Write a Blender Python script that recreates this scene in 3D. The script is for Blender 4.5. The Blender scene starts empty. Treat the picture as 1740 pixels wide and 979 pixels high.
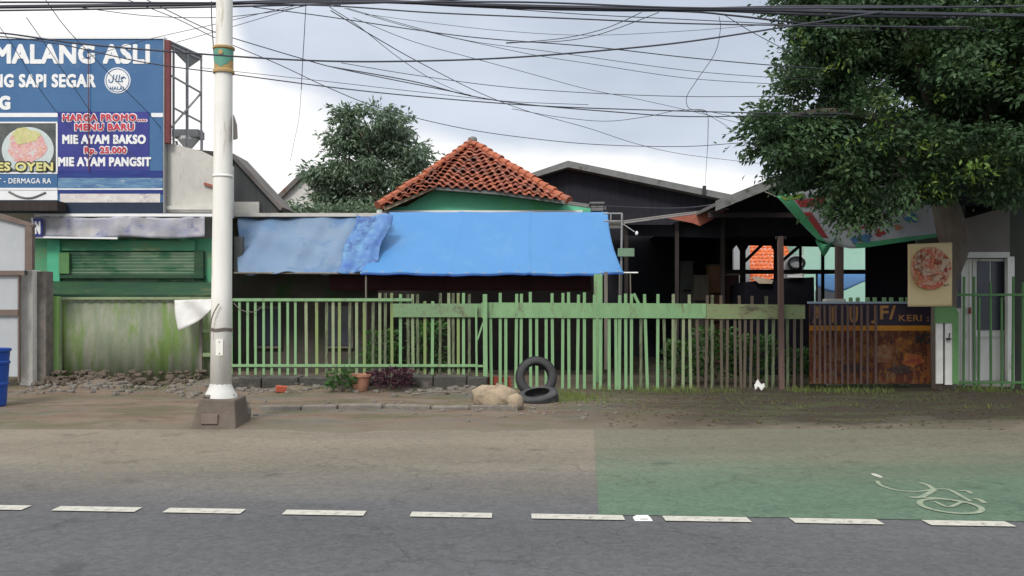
import bpy, math, random
import numpy as np
from mathutils import Vector, Matrix, Euler

R = random.Random(7)
NR = np.random.default_rng(11)
sc = bpy.context.scene
COL = sc.collection
F, CX, HY, EYE = 1500.0, 870.0, 520.0, 1.5     # focal length, centre, horizon (photo pixels), eye height


def W(px, py, D):
    """a point measured in the photograph, at its own distance"""
    return Vector(((px - CX) / F * D, D, EYE + (HY - py) / F * D))


def GD(py, z=0.0):
    return (EYE - z) * F / (py - HY)


def G(px, py, z=0.0):
    D = GD(py, z)
    return Vector(((px - CX) / F * D, D, z))


# ------------------------------------------------------------------ materials
def mat(name, c1, c2=None, scale=3.0, rough=0.8, bump=0.0, bscale=40.0, metal=0.0, c3=None, s3=0.7, t3=0.62,
        stretch=(1, 1, 1), spec=0.3, contrast=0.18, alpha=None, trans=0.0):
    m = bpy.data.materials.new(name)
    m.use_nodes = True
    nt = m.node_tree
    N, L = nt.nodes, nt.links
    b = N['Principled BSDF']
    b.inputs['Roughness'].default_value = rough
    b.inputs['Metallic'].default_value = metal
    b.inputs['Specular IOR Level'].default_value = spec
    tc = N.new('ShaderNodeTexCoord')
    mp = N.new('ShaderNodeMapping')
    mp.inputs['Scale'].default_value = stretch
    L.new(tc.outputs['Object'], mp.inputs['Vector'])
    if c2 is None:
        c2 = tuple(x * 0.82 for x in c1)
    n = N.new('ShaderNodeTexNoise')
    n.inputs['Scale'].default_value = scale
    n.inputs['Detail'].default_value = 7
    n.inputs['Roughness'].default_value = 0.65
    L.new(mp.outputs['Vector'], n.inputs['Vector'])
    r = N.new('ShaderNodeValToRGB')
    r.color_ramp.elements[0].position = 0.5 - contrast
    r.color_ramp.elements[1].position = 0.5 + contrast
    r.color_ramp.elements[0].color = (*c1, 1)
    r.color_ramp.elements[1].color = (*c2, 1)
    L.new(n.outputs['Fac'], r.inputs['Fac'])
    out = r.outputs['Color']
    if c3 is not None:
        n3 = N.new('ShaderNodeTexNoise')
        n3.inputs['Scale'].default_value = s3
        n3.inputs['Detail'].default_value = 8
        n3.inputs['Roughness'].default_value = 0.7
        L.new(mp.outputs['Vector'], n3.inputs['Vector'])
        r3 = N.new('ShaderNodeValToRGB')
        r3.color_ramp.elements[0].position = t3 - 0.06
        r3.color_ramp.elements[1].position = t3 + 0.06
        L.new(n3.outputs['Fac'], r3.inputs['Fac'])
        mx = N.new('ShaderNodeMixRGB')
        mx.inputs['Color2'].default_value = (*c3, 1)
        L.new(r3.outputs['Color'], mx.inputs['Fac'])
        L.new(out, mx.inputs['Color1'])
        out = mx.outputs['Color']
    L.new(out, b.inputs['Base Color'])
    if bump:
        nb = N.new('ShaderNodeTexNoise')
        nb.inputs['Scale'].default_value = bscale
        nb.inputs['Detail'].default_value = 5
        L.new(mp.outputs['Vector'], nb.inputs['Vector'])
        bp = N.new('ShaderNodeBump')
        bp.inputs['Strength'].default_value = bump
        bp.inputs['Distance'].default_value = 0.02
        L.new(nb.outputs['Fac'], bp.inputs['Height'])
        L.new(bp.outputs['Normal'], b.inputs['Normal'])
    if trans:
        o = N['Material Output']
        t = N.new('ShaderNodeBsdfTranslucent')
        L.new(out, t.inputs['Color'])
        ms = N.new('ShaderNodeMixShader')
        ms.inputs['Fac'].default_value = trans
        L.new(b.outputs[0], ms.inputs[1])
        L.new(t.outputs[0], ms.inputs[2])
        L.new(ms.outputs[0], o.inputs['Surface'])
    return m


def multi_mat(name, cols, scale=6.0, rough=.6, detail=6, stretch=(1, 1, 1), lo=.3, hi=.7):
    """a printed picture: many colours laid down in blotches"""
    m = bpy.data.materials.new(name)
    m.use_nodes = True
    N, L = m.node_tree.nodes, m.node_tree.links
    b = N['Principled BSDF']
    b.inputs['Roughness'].default_value = rough
    b.inputs['Specular IOR Level'].default_value = .25
    tc = N.new('ShaderNodeTexCoord')
    mp = N.new('ShaderNodeMapping'); mp.inputs['Scale'].default_value = stretch
    L.new(tc.outputs['Object'], mp.inputs[0])
    n = N.new('ShaderNodeTexNoise'); n.inputs['Scale'].default_value = scale; n.inputs['Detail'].default_value = detail
    n.inputs['Roughness'].default_value = .6; n.inputs['Distortion'].default_value = .8
    L.new(mp.outputs[0], n.inputs['Vector'])
    r = N.new('ShaderNodeValToRGB')
    els = r.color_ramp.elements
    k = len(cols)
    for i, c in enumerate(cols):
        p = lo + (hi - lo) * i / (k - 1)
        e = els[0] if i == 0 else els.new(p)
        e.position = p
        e.color = (*c, 1)
    els[len(els) - 1].color = (*cols[-1], 1)
    L.new(n.outputs['Fac'], r.inputs['Fac'])
    L.new(r.outputs[0], b.inputs['Base Color'])
    return m


M = {}
M['white_pole'] = mat('pole_paint', (.8, .79, .75), (.68, .67, .62), 2.5, .5, .1, c3=(.4, .34, .25), s3=3.2, t3=.63, stretch=(2.2, 2.2, .3))
M['white'] = mat('white_paint', (.62, .62, .6), (.48, .48, .46), 4, .6, c3=(.3, .28, .24), s3=2.5, t3=.68)
M['paper_white'] = mat('white_print', (.78, .79, .8), (.7, .71, .72), 5, .5)
M['sign_blue'] = mat('sign_blue', (.038, .115, .26), (.055, .145, .3), 1.2, .5, c3=(.09, .18, .32), s3=.9, t3=.64)
M['sign_purple'] = mat('sign_purple', (.03, .035, .2), (.04, .05, .25), 2, .5)
M['deep_blue'] = mat('deep_blue', (.012, .02, .16), (.02, .05, .22), 4, .5, stretch=(.4, 1, 3))
M['faded_print'] = mat('faded_print', (.05, .12, .28), (.16, .3, .42), 3, .5, stretch=(.7, 1, 4), c3=(.35, .42, .5), s3=5, t3=.62)
M['pink_print'] = mat('weathered_white_print', (.5, .45, .46), (.68, .66, .62), 4, .6, stretch=(1, 1, 1.5), c3=(.3, .24, .3), s3=3, t3=.62)
M['navy'] = mat('navy_panel', (.012, .022, .05), (.02, .035, .065), 2, .6)
M['red_print'] = mat('red_print', (.55, .04, .06), (.5, .05, .09), 5, .5)
M['yellow_print'] = mat('yellow_print', (.66, .62, .2), (.58, .56, .28), 6, .5)
M['food_print'] = multi_mat('shaved_ice_print', [(.4, .55, .45), (.6, .58, .56), (.6, .26, .28), (.64, .5, .42), (.58, .2, .24), (.6, .52, .3)], 7, lo=.34, hi=.66)
M['plate_print'] = mat('plate_print', (.58, .63, .63), (.42, .5, .5), 3, .5)
M['photo_dark'] = mat('photo_backdrop', (.05, .06, .065), (.12, .13, .12), 3, .5)
M['ink'] = mat('dark_ink', (.03, .035, .04), rough=.6)
M['red_post'] = mat('red_oxide_steel', (.13, .025, .035), (.17, .05, .05), 5, .6)
M['steel'] = mat('galvanised_steel', (.22, .225, .23), (.32, .32, .32), 8, .5, metal=.3, c3=(.2, .1, .06), s3=6, t3=.65)
M['concrete'] = mat('old_render', (.56, .55, .51), (.43, .42, .39), 1.8, .9, .3, 14, c3=(.16, .155, .15), s3=1.3, t3=.62, stretch=(1, 1, .6))
M['pillar'] = mat('mouldy_concrete', (.5, .48, .44), (.33, .31, .28), 4, .95, .5, 30, c3=(.1, .085, .07), s3=3, t3=.6)
M['dark_wall'] = mat('dark_sheet_wall', (.055, .06, .065), (.09, .09, .09), 1.2, .8, stretch=(4, 1, .3))
M['shed_shade'] = mat('shaded_cladding', (.012, .013, .02), (.022, .022, .03), 1.5, .85, stretch=(5, 1, .3))  # near black: the shade on these walls is put into the colour
M['fascia_grey'] = mat('grey_fascia', (.13, .14, .145), (.2, .205, .2), 2, .8, c3=(.08, .07, .06), s3=3, t3=.6)
M['roof_sheet'] = mat('roof_sheeting', (.1, .1, .1), (.16, .14, .13), 1.5, .75, c3=(.12, .06, .04), s3=1, t3=.6)
M['tile'] = mat('clay_tile', (.38, .115, .06), (.2, .07, .05), 3.2, .85, .4, 30, c3=(.09, .065, .06), s3=2.4, t3=.585, contrast=.14)
M['tile_ridge'] = mat('clay_ridge', (.4, .12, .06), (.3, .1, .06), 4, .85, .4, 30, c3=(.13, .1, .09), s3=5, t3=.6)
M['tile_bright'] = mat('bright_clay_tile', (.62, .16, .05), (.5, .11, .04), 3, .8, c3=(.2, .06, .03), s3=6, t3=.62, stretch=(1, 1, 3))
M['green_wall'] = mat('green_wall', (.09, .4, .23), (.14, .46, .3), 1.0, .8, c3=(.1, .42, .13), s3=.7, t3=.6)
M['mint'] = mat('mint_wall', (.3, .52, .43), (.36, .57, .48), 2, .8)
M['green_paint'] = mat('fence_green', (.225, .4, .2), (.185, .33, .165), 5, .6, .25, 60, c3=(.16, .19, .11), s3=4, t3=.62, stretch=(2, 2, .6))
M['green_pale'] = mat('weathered_fence_green', (.2, .29, .14), (.28, .31, .2), 5, .6, .2, 60, c3=(.2, .19, .12), s3=3.5, t3=.58)
M['green_gloss'] = mat('door_green', (.085, .2, .075), (.11, .24, .09), 4, .5)
M['yellowgreen'] = mat('lime_paint', (.2, .4, .1), (.28, .43, .16), 5, .55, stretch=(1, 1, .4))
M['shop_green'] = mat('shop_green', (.05, .26, .14), (.1, .3, .16), 2.2, .7, c3=(.15, .24, .13), s3=1.7, t3=.55, stretch=(.6, 1, 2))
M['bright_green'] = mat('bright_green', (.07, .38, .22), (.09, .43, .26), 3, .55)
M['shutter'] = mat('shutter_grey_green', (.12, .24, .16), (.22, .28, .2), 2.5, .6, c3=(.04, .15, .08), s3=1.6, t3=.54, stretch=(.6, 1, 2))
M['dark_green'] = mat('dark_green_sheet', (.014, .05, .03), (.03, .075, .035), 3, .7, c3=(.09, .1, .04), s3=2.5, t3=.62, stretch=(.5, 1, 2))
M['panel_mottled'] = mat('stained_green_sheet', (.14, .18, .11), (.27, .27, .22), 2.4, .8, .25, 8, c3=(.13, .2, .06), s3=1.3, t3=.54, stretch=(1.8, 1, .5))
M['banner_cloth'] = mat('faded_banner', (.26, .27, .36), (.44, .43, .43), 2.5, .7, c3=(.08, .1, .3), s3=1.8, t3=.6, stretch=(1, 1, 1.6))
M['tarp'] = mat('blue_tarp', (.05, .185, .42), (.058, .2, .435), 1.3, .55, .3, 5, spec=.25, c3=(.075, .215, .42), s3=1.0, t3=.62, stretch=(1.6, 1, .6))
M['old_tarp'] = mat('washed_out_tarp', (.1, .18, .32), (.2, .26, .33), 1.0, .65, .25, 5, c3=(.09, .17, .3), s3=1.6, t3=.55, stretch=(.8, 1, .8), contrast=.3)
M['blue_plastic'] = mat('blue_plastic', (.015, .06, .3), (.02, .08, .36), 3, .4)
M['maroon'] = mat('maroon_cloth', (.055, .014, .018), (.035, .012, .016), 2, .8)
M['house_shade'] = mat('shaded_wall', (.06, .05, .045), (.03, .028, .03), 1.6, .9, .2, 10)  # shade under the awning is put into the wall colour
M['annex_wall'] = mat('dark_brick_render', (.1, .085, .07), (.055, .055, .05), 1.5, .95, .3, 10, c3=(.04, .08, .03), s3=1.2, t3=.56)  # dark grey-brown render with greenish blotches
M['timber'] = mat('dark_timber', (.025, .02, .02), (.04, .032, .03), 5, .8, stretch=(3, 3, .4))
M['brown_post'] = mat('brown_post', (.16, .1, .085), (.1, .07, .065), 6, .8, .3, 40, stretch=(3, 3, .4))
M['grey_wood'] = mat('grey_wood', (.2, .18, .15), (.13, .115, .1), 6, .85, .3, 40, stretch=(3, 3, .4))
M['brown_metal'] = mat('brown_frame', (.13, .095, .08), (.17, .13, .11), 5, .6)
M['grey_panel'] = mat('grey_white_panel', (.36, .385, .41), (.43, .45, .47), 1.5, .5)
M['rust'] = mat('rusty_sheet', (.36, .12, .085), (.28, .09, .06), 2.5, .8, c3=(.15, .05, .04), s3=2, t3=.62)
M['black_tarp'] = mat('black_cover', (.006, .006, .009), (.01, .01, .014), 3, .95, .3, 4, spec=.05)
M['rubber'] = mat('tyre_rubber', (.035, .036, .04), (.055, .055, .058), 6, .75, .2, 60, c3=(.12, .11, .1), s3=4, t3=.64)
M['cable'] = mat('cable_black', (.045, .048, .065), rough=.6)  # black lifted to grey-blue: haze put into the cable colour
M['bark'] = mat('bark', (.17, .14, .115), (.1, .08, .07), 5, .95, .8, 18, stretch=(2, 2, .5), c3=(.12, .15, .1), s3=2, t3=.6)
M['leaf'] = mat('leaf', (.038, .082, .036), (.068, .122, .054), 1.1, .55, trans=.22, c3=(.1, .16, .05), s3=1.7, t3=.6, spec=.3)
M['leaf_far'] = mat('leaf_far', (.1, .16, .105), (.14, .2, .13), 1.5, .6, trans=.3, c3=(.16, .22, .13), s3=2.2, t3=.6)  # distance haze put into the paler, greyer leaf colour
M['leaf_bright'] = mat('yellow_leaf', (.09, .17, .025), (.13, .19, .035), 5, .5, trans=.3)
M['leaf_shrub'] = mat('shrub_leaf', (.035, .1, .025), (.07, .16, .035), 5, .55, trans=.25)
M['leaf_purple'] = mat('maroon_leaf', (.06, .02, .04), (.09, .035, .05), 6, .55, trans=.2)
M['grass'] = mat('verge_grass', (.09, .15, .03), (.16, .19, .05), 5, .7, trans=.25)
M['rock'] = mat('rubble_rock', (.2, .18, .155), (.12, .11, .1), 8, .95, .6, 30)
M['tan_rock'] = mat('tan_concrete_lump', (.36, .29, .2), (.24, .19, .14), 5, .95, .7, 20, c3=(.13, .11, .08), s3=4, t3=.6)
M['brick'] = mat('brick_red', (.42, .09, .05), (.32, .07, .04), 8, .9, .4, 40)
M['terracotta'] = mat('terracotta', (.42, .2, .13), (.32, .17, .11), 5, .85, .2, 20)
M['yellow_sheet'] = mat('cream_sheet', (.68, .56, .33), (.58, .47, .26), 2, .6)
M['poster_food'] = multi_mat('noodle_print', [(.2, .03, .02), (.45, .14, .06), (.5, .38, .28), (.42, .05, .03), (.5, .3, .15), (.12, .03, .02)], 7)
M['poster_mix'] = multi_mat('food_collage', [(.02, .015, .03), (.05, .022, .02), (.13, .035, .015), (.04, .018, .02), (.22, .09, .02), (.1, .02, .015), (.2, .14, .08), (.02, .015, .025)], 7, stretch=(1.6, 1, .7))
M['poster_dark'] = mat('poster_dark', (.022, .018, .04), (.035, .025, .04), 3, .5)
M['poster_orange'] = mat('poster_orange', (.5, .24, .02), (.42, .14, .02), 4, .5)
M['lettering_gold'] = mat('gold_lettering', (.42, .22, .08), (.3, .15, .06), 6, .5)
M['light_blue_trim'] = mat('pale_blue_trim', (.3, .4, .48), rough=.5)
M['glass'] = mat('dusty_glass', (.03, .036, .055), (.045, .05, .065), 3, .25, spec=.6)
M['door_white'] = mat('door_white', (.74, .75, .72), (.62, .63, .58), 3, .6, c3=(.22, .2, .15), s3=2.2, t3=.64, stretch=(1.5, 1, .6))
M['grey_board'] = mat('grey_board', (.15, .14, .125), (.12, .11, .1), 3, .8)
M['shop_dark'] = mat('shop_side_wall', (.04, .05, .04), (.06, .06, .05), 3, .8)
M['gold'] = mat('gold_band', (.45, .29, .1), (.36, .25, .12), 7, .45, c3=(.22, .2, .12), s3=6, t3=.62)
M['emblem_green'] = mat('emblem_green', (.08, .27, .2), (.12, .3, .22), 7, .5)
M['dark_box'] = mat('brown_box', (.1, .08, .065), (.14, .115, .095), 4, .85, .3, 30)
M['banner_white'] = mat('banner_white', (.42, .45, .5), (.5, .52, .56), 2, .6)
M['banner_green'] = mat('banner_green', (.06, .32, .15), (.09, .36, .19), 3, .6)
M['banner_red'] = mat('banner_red', (.4, .05, .06), (.3, .06, .06), 6, .6)
M['banner_blue'] = mat('banner_blue', (.05, .1, .25), (.1, .3, .5), 6, .6)
M['dash'] = mat('lane_paint', (.48, .475, .42), (.35, .345, .31), 14, .7, c3=(.15, .148, .14), s3=16, t3=.6)
M['bike_paint'] = mat('worn_bike_paint', (.28, .3, .23), (.17, .22, .155), 9, .7, c3=(.13, .19, .14), s3=14, t3=.56)


def band_mat(name, asphalt, dust, y0, y1, noise_amt=1.0, fine=(.9, 1.12), rough=.85, c3=None):
    """a surface where dust has settled between two distances from the road's centre, broken up by noise"""
    m = bpy.data.materials.new(name)
    m.use_nodes = True
    N, L = m.node_tree.nodes, m.node_tree.links
    b = N['Principled BSDF']
    b.inputs['Roughness'].default_value = rough
    b.inputs['Specular IOR Level'].default_value = .25
    g = N.new('ShaderNodeNewGeometry')
    sp = N.new('ShaderNodeSeparateXYZ')
    L.new(g.outputs['Position'], sp.inputs[0])
    mp = N.new('ShaderNodeMapping')
    mp.inputs['Scale'].default_value = (.35, 1.2, 1)
    L.new(g.outputs['Position'], mp.inputs[0])
    n = N.new('ShaderNodeTexNoise')
    n.inputs['Scale'].default_value = 1.1
    n.inputs['Detail'].default_value = 8
    n.inputs['Roughness'].default_value = .65
    L.new(mp.outputs[0], n.inputs['Vector'])
    a = N.new('ShaderNodeMath'); a.operation = 'MULTIPLY_ADD'
    L.new(n.outputs['Fac'], a.inputs[0]); a.inputs[1].default_value = 3.0 * noise_amt
    L.new(sp.outputs['Y'], a.inputs[2])
    mr = N.new('ShaderNodeMapRange')
    mr.interpolation_type = 'SMOOTHSTEP'
    mr.inputs['From Min'].default_value = y0 + 1.5 * noise_amt
    mr.inputs['From Max'].default_value = y1 + 1.5 * noise_amt
    L.new(a.outputs[0], mr.inputs['Value'])
    mx = N.new('ShaderNodeMixRGB')
    mx.inputs['Color1'].default_value = (*asphalt, 1)
    mx.inputs['Color2'].default_value = (*dust, 1)
    L.new(mr.outputs[0], mx.inputs['Fac'])
    f = N.new('ShaderNodeTexNoise')
    f.inputs['Scale'].default_value = 55
    f.inputs['Detail'].default_value = 4
    L.new(g.outputs['Position'], f.inputs['Vector'])
    fr = N.new('ShaderNodeMapRange')
    fr.inputs['From Min'].default_value = .3
    fr.inputs['From Max'].default_value = .7
    fr.inputs['To Min'].default_value = fine[0]
    fr.inputs['To Max'].default_value = fine[1]
    L.new(f.outputs['Fac'], fr.inputs['Value'])
    f2 = N.new('ShaderNodeTexNoise')
    f2.inputs['Scale'].default_value = .8
    f2.inputs['Detail'].default_value = 5
    L.new(mp.outputs[0], f2.inputs['Vector'])
    fr2 = N.new('ShaderNodeMapRange')
    fr2.inputs['From Min'].default_value = .3
    fr2.inputs['From Max'].default_value = .7
    fr2.inputs['To Min'].default_value = .86
    fr2.inputs['To Max'].default_value = 1.12
    L.new(f2.outputs['Fac'], fr2.inputs['Value'])
    mm = N.new('ShaderNodeMath'); mm.operation = 'MULTIPLY'
    L.new(fr.outputs[0], mm.inputs[0]); L.new(fr2.outputs[0], mm.inputs[1])
    # fine cracks, patches of aggregate and old oil drips
    dn = N.new('ShaderNodeTexNoise'); dn.inputs['Scale'].default_value = 2.5; dn.inputs['Detail'].default_value = 6
    L.new(g.outputs['Position'], dn.inputs['Vector'])
    dv = N.new('ShaderNodeVectorMath'); dv.operation = 'MULTIPLY_ADD'
    L.new(dn.outputs['Color'], dv.inputs[0]); dv.inputs[1].default_value = (.7, .7, .7); L.new(g.outputs['Position'], dv.inputs[2])
    vo = N.new('ShaderNodeTexVoronoi'); vo.feature = 'DISTANCE_TO_EDGE'; vo.inputs['Scale'].default_value = .55
    L.new(dv.outputs[0], vo.inputs['Vector'])
    ck_ = N.new('ShaderNodeMapRange'); ck_.inputs['From Min'].default_value = .002; ck_.inputs['From Max'].default_value = .009
    ck_.inputs['To Min'].default_value = .78; ck_.inputs['To Max'].default_value = 1
    L.new(vo.outputs['Distance'], ck_.inputs['Value'])
    v2 = N.new('ShaderNodeTexVoronoi'); v2.inputs['Scale'].default_value = 26
    L.new(g.outputs['Position'], v2.inputs['Vector'])
    sp2 = N.new('ShaderNodeSeparateXYZ'); L.new(v2.outputs['Color'], sp2.inputs[0])
    ag = N.new('ShaderNodeMapRange'); ag.inputs['To Min'].default_value = .87; ag.inputs['To Max'].default_value = 1.13
    L.new(sp2.outputs['X'], ag.inputs['Value'])
    o1 = N.new('ShaderNodeTexNoise'); o1.inputs['Scale'].default_value = 1.7; o1.inputs['Detail'].default_value = 3
    L.new(g.outputs['Position'], o1.inputs['Vector'])
    oi = N.new('ShaderNodeMapRange'); oi.inputs['From Min'].default_value = .63; oi.inputs['From Max'].default_value = .72
    oi.inputs['To Min'].default_value = 1; oi.inputs['To Max'].default_value = .74
    L.new(o1.outputs['Fac'], oi.inputs['Value'])
    for q_ in (ck_, ag, oi):
        m2 = N.new('ShaderNodeMath'); m2.operation = 'MULTIPLY'
        L.new(mm.outputs[0], m2.inputs[0]); L.new(q_.outputs[0], m2.inputs[1])
        mm = m2
    vm = N.new('ShaderNodeVectorMath'); vm.operation = 'SCALE'
    L.new(mx.outputs[0], vm.inputs[0]); L.new(mm.outputs[0], vm.inputs['Scale'])
    L.new(vm.outputs[0], b.inputs['Base Color'])
    bp = N.new('ShaderNodeBump')
    bp.inputs['Strength'].default_value = .35
    bp.inputs['Distance'].default_value = .006
    f3 = N.new('ShaderNodeTexNoise')
    f3.inputs['Scale'].default_value = 120
    L.new(g.outputs['Position'], f3.inputs['Vector'])
    L.new(f3.outputs['Fac'], bp.inputs['Height'])
    L.new(bp.outputs[0], b.inputs['Normal'])
    return m


M['asphalt'] = band_mat('asphalt', (.08, .082, .088), (.165, .145, .112), 6.2, 9.2, .5)
M['lane_green'] = band_mat('lane_green', (.078, .125, .088), (.125, .122, .09), 6.7, 9.6, .9)


def soil_mat():
    m = bpy.data.materials.new('soil')
    m.use_nodes = True
    N, L = m.node_tree.nodes, m.node_tree.links
    b = N['Principled BSDF']
    b.inputs['Roughness'].default_value = .95
    b.inputs['Specular IOR Level'].default_value = .15
    g = N.new('ShaderNodeNewGeometry')
    mp = N.new('ShaderNodeMapping'); mp.inputs['Scale'].default_value = (.45, 1, 1)
    L.new(g.outputs['Position'], mp.inputs[0])
    sp = N.new('ShaderNodeSeparateXYZ'); L.new(g.outputs['Position'], sp.inputs[0])

    def noise(s, d=7, src=mp):
        n = N.new('ShaderNodeTexNoise'); n.inputs['Scale'].default_value = s
        n.inputs['Detail'].default_value = d; n.inputs['Roughness'].default_value = .68
        L.new(src.outputs[0], n.inputs['Vector']); return n

    def ramp(n, a, bb):
        r = N.new('ShaderNodeMapRange'); r.inputs['From Min'].default_value = a; r.inputs['From Max'].default_value = bb
        L.new(n, r.inputs['Value']); return r.outputs[0]

    def mix(f, a, c):
        x = N.new('ShaderNodeMixRGB'); L.new(f, x.inputs['Fac'])
        if isinstance(a, tuple): x.inputs['Color1'].default_value = (*a, 1)
        else: L.new(a, x.inputs['Color1'])
        x.inputs['Color2'].default_value = (*c, 1); return x.outputs[0]
    c = mix(ramp(noise(2.2).outputs['Fac'], .38, .62), (.135, .1, .075), (.18, .145, .113))
    c = mix(ramp(noise(1.1).outputs['Fac'], .5, .64), c, (.12, .115, .1))
    c = mix(ramp(noise(5).outputs['Fac'], .56, .68), c, (.09, .065, .05))
    # darker litter soil on the tree's side, crown shade painted in; moss patches
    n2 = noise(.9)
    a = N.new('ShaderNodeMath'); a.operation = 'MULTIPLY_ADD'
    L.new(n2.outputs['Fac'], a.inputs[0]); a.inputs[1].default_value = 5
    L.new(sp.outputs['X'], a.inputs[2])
    litter_shade = ramp(a.outputs[0], 2.6, 5.4)
    c = mix(litter_shade, c, (.05, .042, .032))
    lm = N.new('ShaderNodeMath'); lm.operation = 'MULTIPLY'
    L.new(ramp(noise(1.6).outputs['Fac'], .5, .6), lm.inputs[0]); lm.inputs[1].default_value = .55
    c = mix(lm.outputs[0], c, (.07, .085, .04))
    # road dust drifted over the first half metre of the verge
    a2 = N.new('ShaderNodeMath'); a2.operation = 'MULTIPLY_ADD'
    L.new(noise(1.5).outputs['Fac'], a2.inputs[0]); a2.inputs[1].default_value = -2.6; L.new(sp.outputs['Y'], a2.inputs[2])
    c = mix(ramp(a2.outputs[0], 10.1, 9.2), c, (.145, .128, .1))
    L.new(c, b.inputs['Base Color'])
    bp = N.new('ShaderNodeBump'); bp.inputs['Strength'].default_value = .8; bp.inputs['Distance'].default_value = .03
    L.new(noise(14, 8, g).outputs['Fac'], bp.inputs['Height'])
    L.new(bp.outputs[0], b.inputs['Normal'])
    return m


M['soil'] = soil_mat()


# ------------------------------------------------------------------ mesh builder
class MB:
    def __init__(s):
        s.v, s.f = [], []

    def add(s, vs, fs):
        o = len(s.v)
        s.v += [tuple(v) for v in vs]
        s.f += [tuple(i + o for i in f) for f in fs]
        return s

    def box(s, x0, x1, y0, y1, z0, z1):
        vs = [(x, y, z) for z in (z0, z1) for y in (y0, y1) for x in (x0, x1)]
        return s.add(vs, [(0, 2, 3, 1), (4, 5, 7, 6), (0, 1, 5, 4), (2, 6, 7, 3), (0, 4, 6, 2), (1, 3, 7, 5)])

    def obox(s, c, size, rot=(0, 0, 0)):
        m = Matrix.Translation(c) @ Euler(rot).to_matrix().to_4x4()
        x, y, z = [a / 2 for a in size]
        vs = [m @ Vector(p) for p in [(a * x, b * y, d * z) for d in (-1, 1) for b in (-1, 1) for a in (-1, 1)]]
        return s.add(vs, [(0, 2, 3, 1), (4, 5, 7, 6), (0, 1, 5, 4), (2, 6, 7, 3), (0, 4, 6, 2), (1, 3, 7, 5)])

    def bar(s, a, b, w, t=None):
        """a square bar from a to b"""
        t = t or w
        a, b = Vector(a), Vector(b)
        d = (b - a).normalized()
        up = Vector((0, 1, 0)) if abs(d.y) < .9 else Vector((0, 0, 1))
        u = d.cross(up).normalized() * w / 2
        n = d.cross(u).normalized() * t / 2
        vs = [p + i * u + j * n for p in (a, b) for j in (-1, 1) for i in (-1, 1)]
        return s.add(vs, [(0, 2, 3, 1), (4, 5, 7, 6), (0, 1, 5, 4), (2, 6, 7, 3), (0, 4, 6, 2), (1, 3, 7, 5)])

    def pbox(s, px0, px1, py0, py1, D, t=.04):
        """a box whose front face has this outline in the photograph, at distance D, t deep"""
        a, b = W(px0, py1, D), W(px1, py0, D)
        return s.box(a.x, b.x, D, D + t, a.z, b.z)

    def slab(s, front, off):
        """a flat polygon (world points) given thickness by the offset vector"""
        off = Vector(off)
        n = len(front)
        fr = [Vector(p) for p in front]
        vs = fr + [p + off for p in fr]
        fs = [tuple(range(n)), tuple(range(2 * n - 1, n - 1, -1))]
        fs += [(i, i + n, (i + 1) % n + n, (i + 1) % n) for i in range(n)]
        return s.add(vs, fs)

    def poly(s, pts, D, t=.04):
        return s.slab([W(x, y, D) for x, y in pts], (0, t, 0))

    def tube(s, pts, r, n=6, r1=None):
        pts = [Vector(p) for p in pts]
        rs = r if isinstance(r, (list, tuple)) else [r + ((r1 if r1 is not None else r) - r) * i / (len(pts) - 1) for i in range(len(pts))]
        vs, fs = [], []
        prev = None
        for i, p in enumerate(pts):
            d = (pts[min(i + 1, len(pts) - 1)] - pts[max(i - 1, 0)]).normalized()
            if prev is None:
                ref = Vector((0, 1, 0)) if abs(d.y) < .8 else Vector((0, 0, 1))
                u = d.cross(ref).normalized()
            else:
                u = (prev - d * prev.dot(d)).normalized()
            prev = u
            w = d.cross(u)
            for k in range(n):
                a = 2 * math.pi * k / n
                vs.append(p + (u * math.cos(a) + w * math.sin(a)) * rs[i])
            if i:
                o = (i - 1) * n
                fs += [(o + k, o + (k + 1) % n, o + n + (k + 1) % n, o + n + k) for k in range(n)]
        fs.append(tuple(range(n - 1, -1, -1)))
        fs.append(tuple((len(pts) - 1) * n + k for k in range(n)))
        return s.add(vs, fs)

    def lathe(s, c, prof, n=32, m=None):
        vs, fs = [], []
        m = m or Matrix.Identity(4)
        for r, z in prof:
            for k in range(n):
                a = 2 * math.pi * k / n
                vs.append(Vector(c) + (m @ Vector((r * math.cos(a), r * math.sin(a), z))))
        for i in range(len(prof) - 1):
            o = i * n
            fs += [(o + k, o + (k + 1) % n, o + n + (k + 1) % n, o + n + k) for k in range(n)]
        return s.add(vs, fs)

    def grid(s, fn, nu, nv):
        vs = [fn(i / nu, j / nv) for j in range(nv + 1) for i in range(nu + 1)]
        fs = [(j * (nu + 1) + i, j * (nu + 1) + i + 1, (j + 1) * (nu + 1) + i + 1, (j + 1) * (nu + 1) + i) for j in range(nv) for i in range(nu)]
        return s.add(vs, fs)

    def build(s, name, m, parent=None, smooth=False, solid=0, bevel=0):
        v = np.array(s.v, dtype=float)
        if parent is not None:
            o = np.array(parent['_w'] if '_w' in parent else parent.location)
        else:
            o = np.array([(v[:, 0].min() + v[:, 0].max()) / 2, (v[:, 1].min() + v[:, 1].max()) / 2, v[:, 2].min()])
        me = bpy.data.meshes.new(name)
        me.from_pydata((v - o).tolist(), [], s.f)
        me.validate()
        me.materials.append(M[m] if isinstance(m, str) else m)
        if smooth:
            me.polygons.foreach_set('use_smooth', [True] * len(me.polygons))
        ob = bpy.data.objects.new(name, me)
        COL.objects.link(ob)
        if parent is not None:
            ob.parent = parent
            ob['_w'] = [float(a) for a in o]
        else:
            ob.location = o
            ob['_w'] = [float(a) for a in o]
        if solid:
            md = ob.modifiers.new('thickness', 'SOLIDIFY'); md.thickness = solid
        if bevel:
            md = ob.modifiers.new('bevel', 'BEVEL'); md.width = bevel; md.segments = 2; md.limit_method = 'ANGLE'
        return ob


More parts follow.
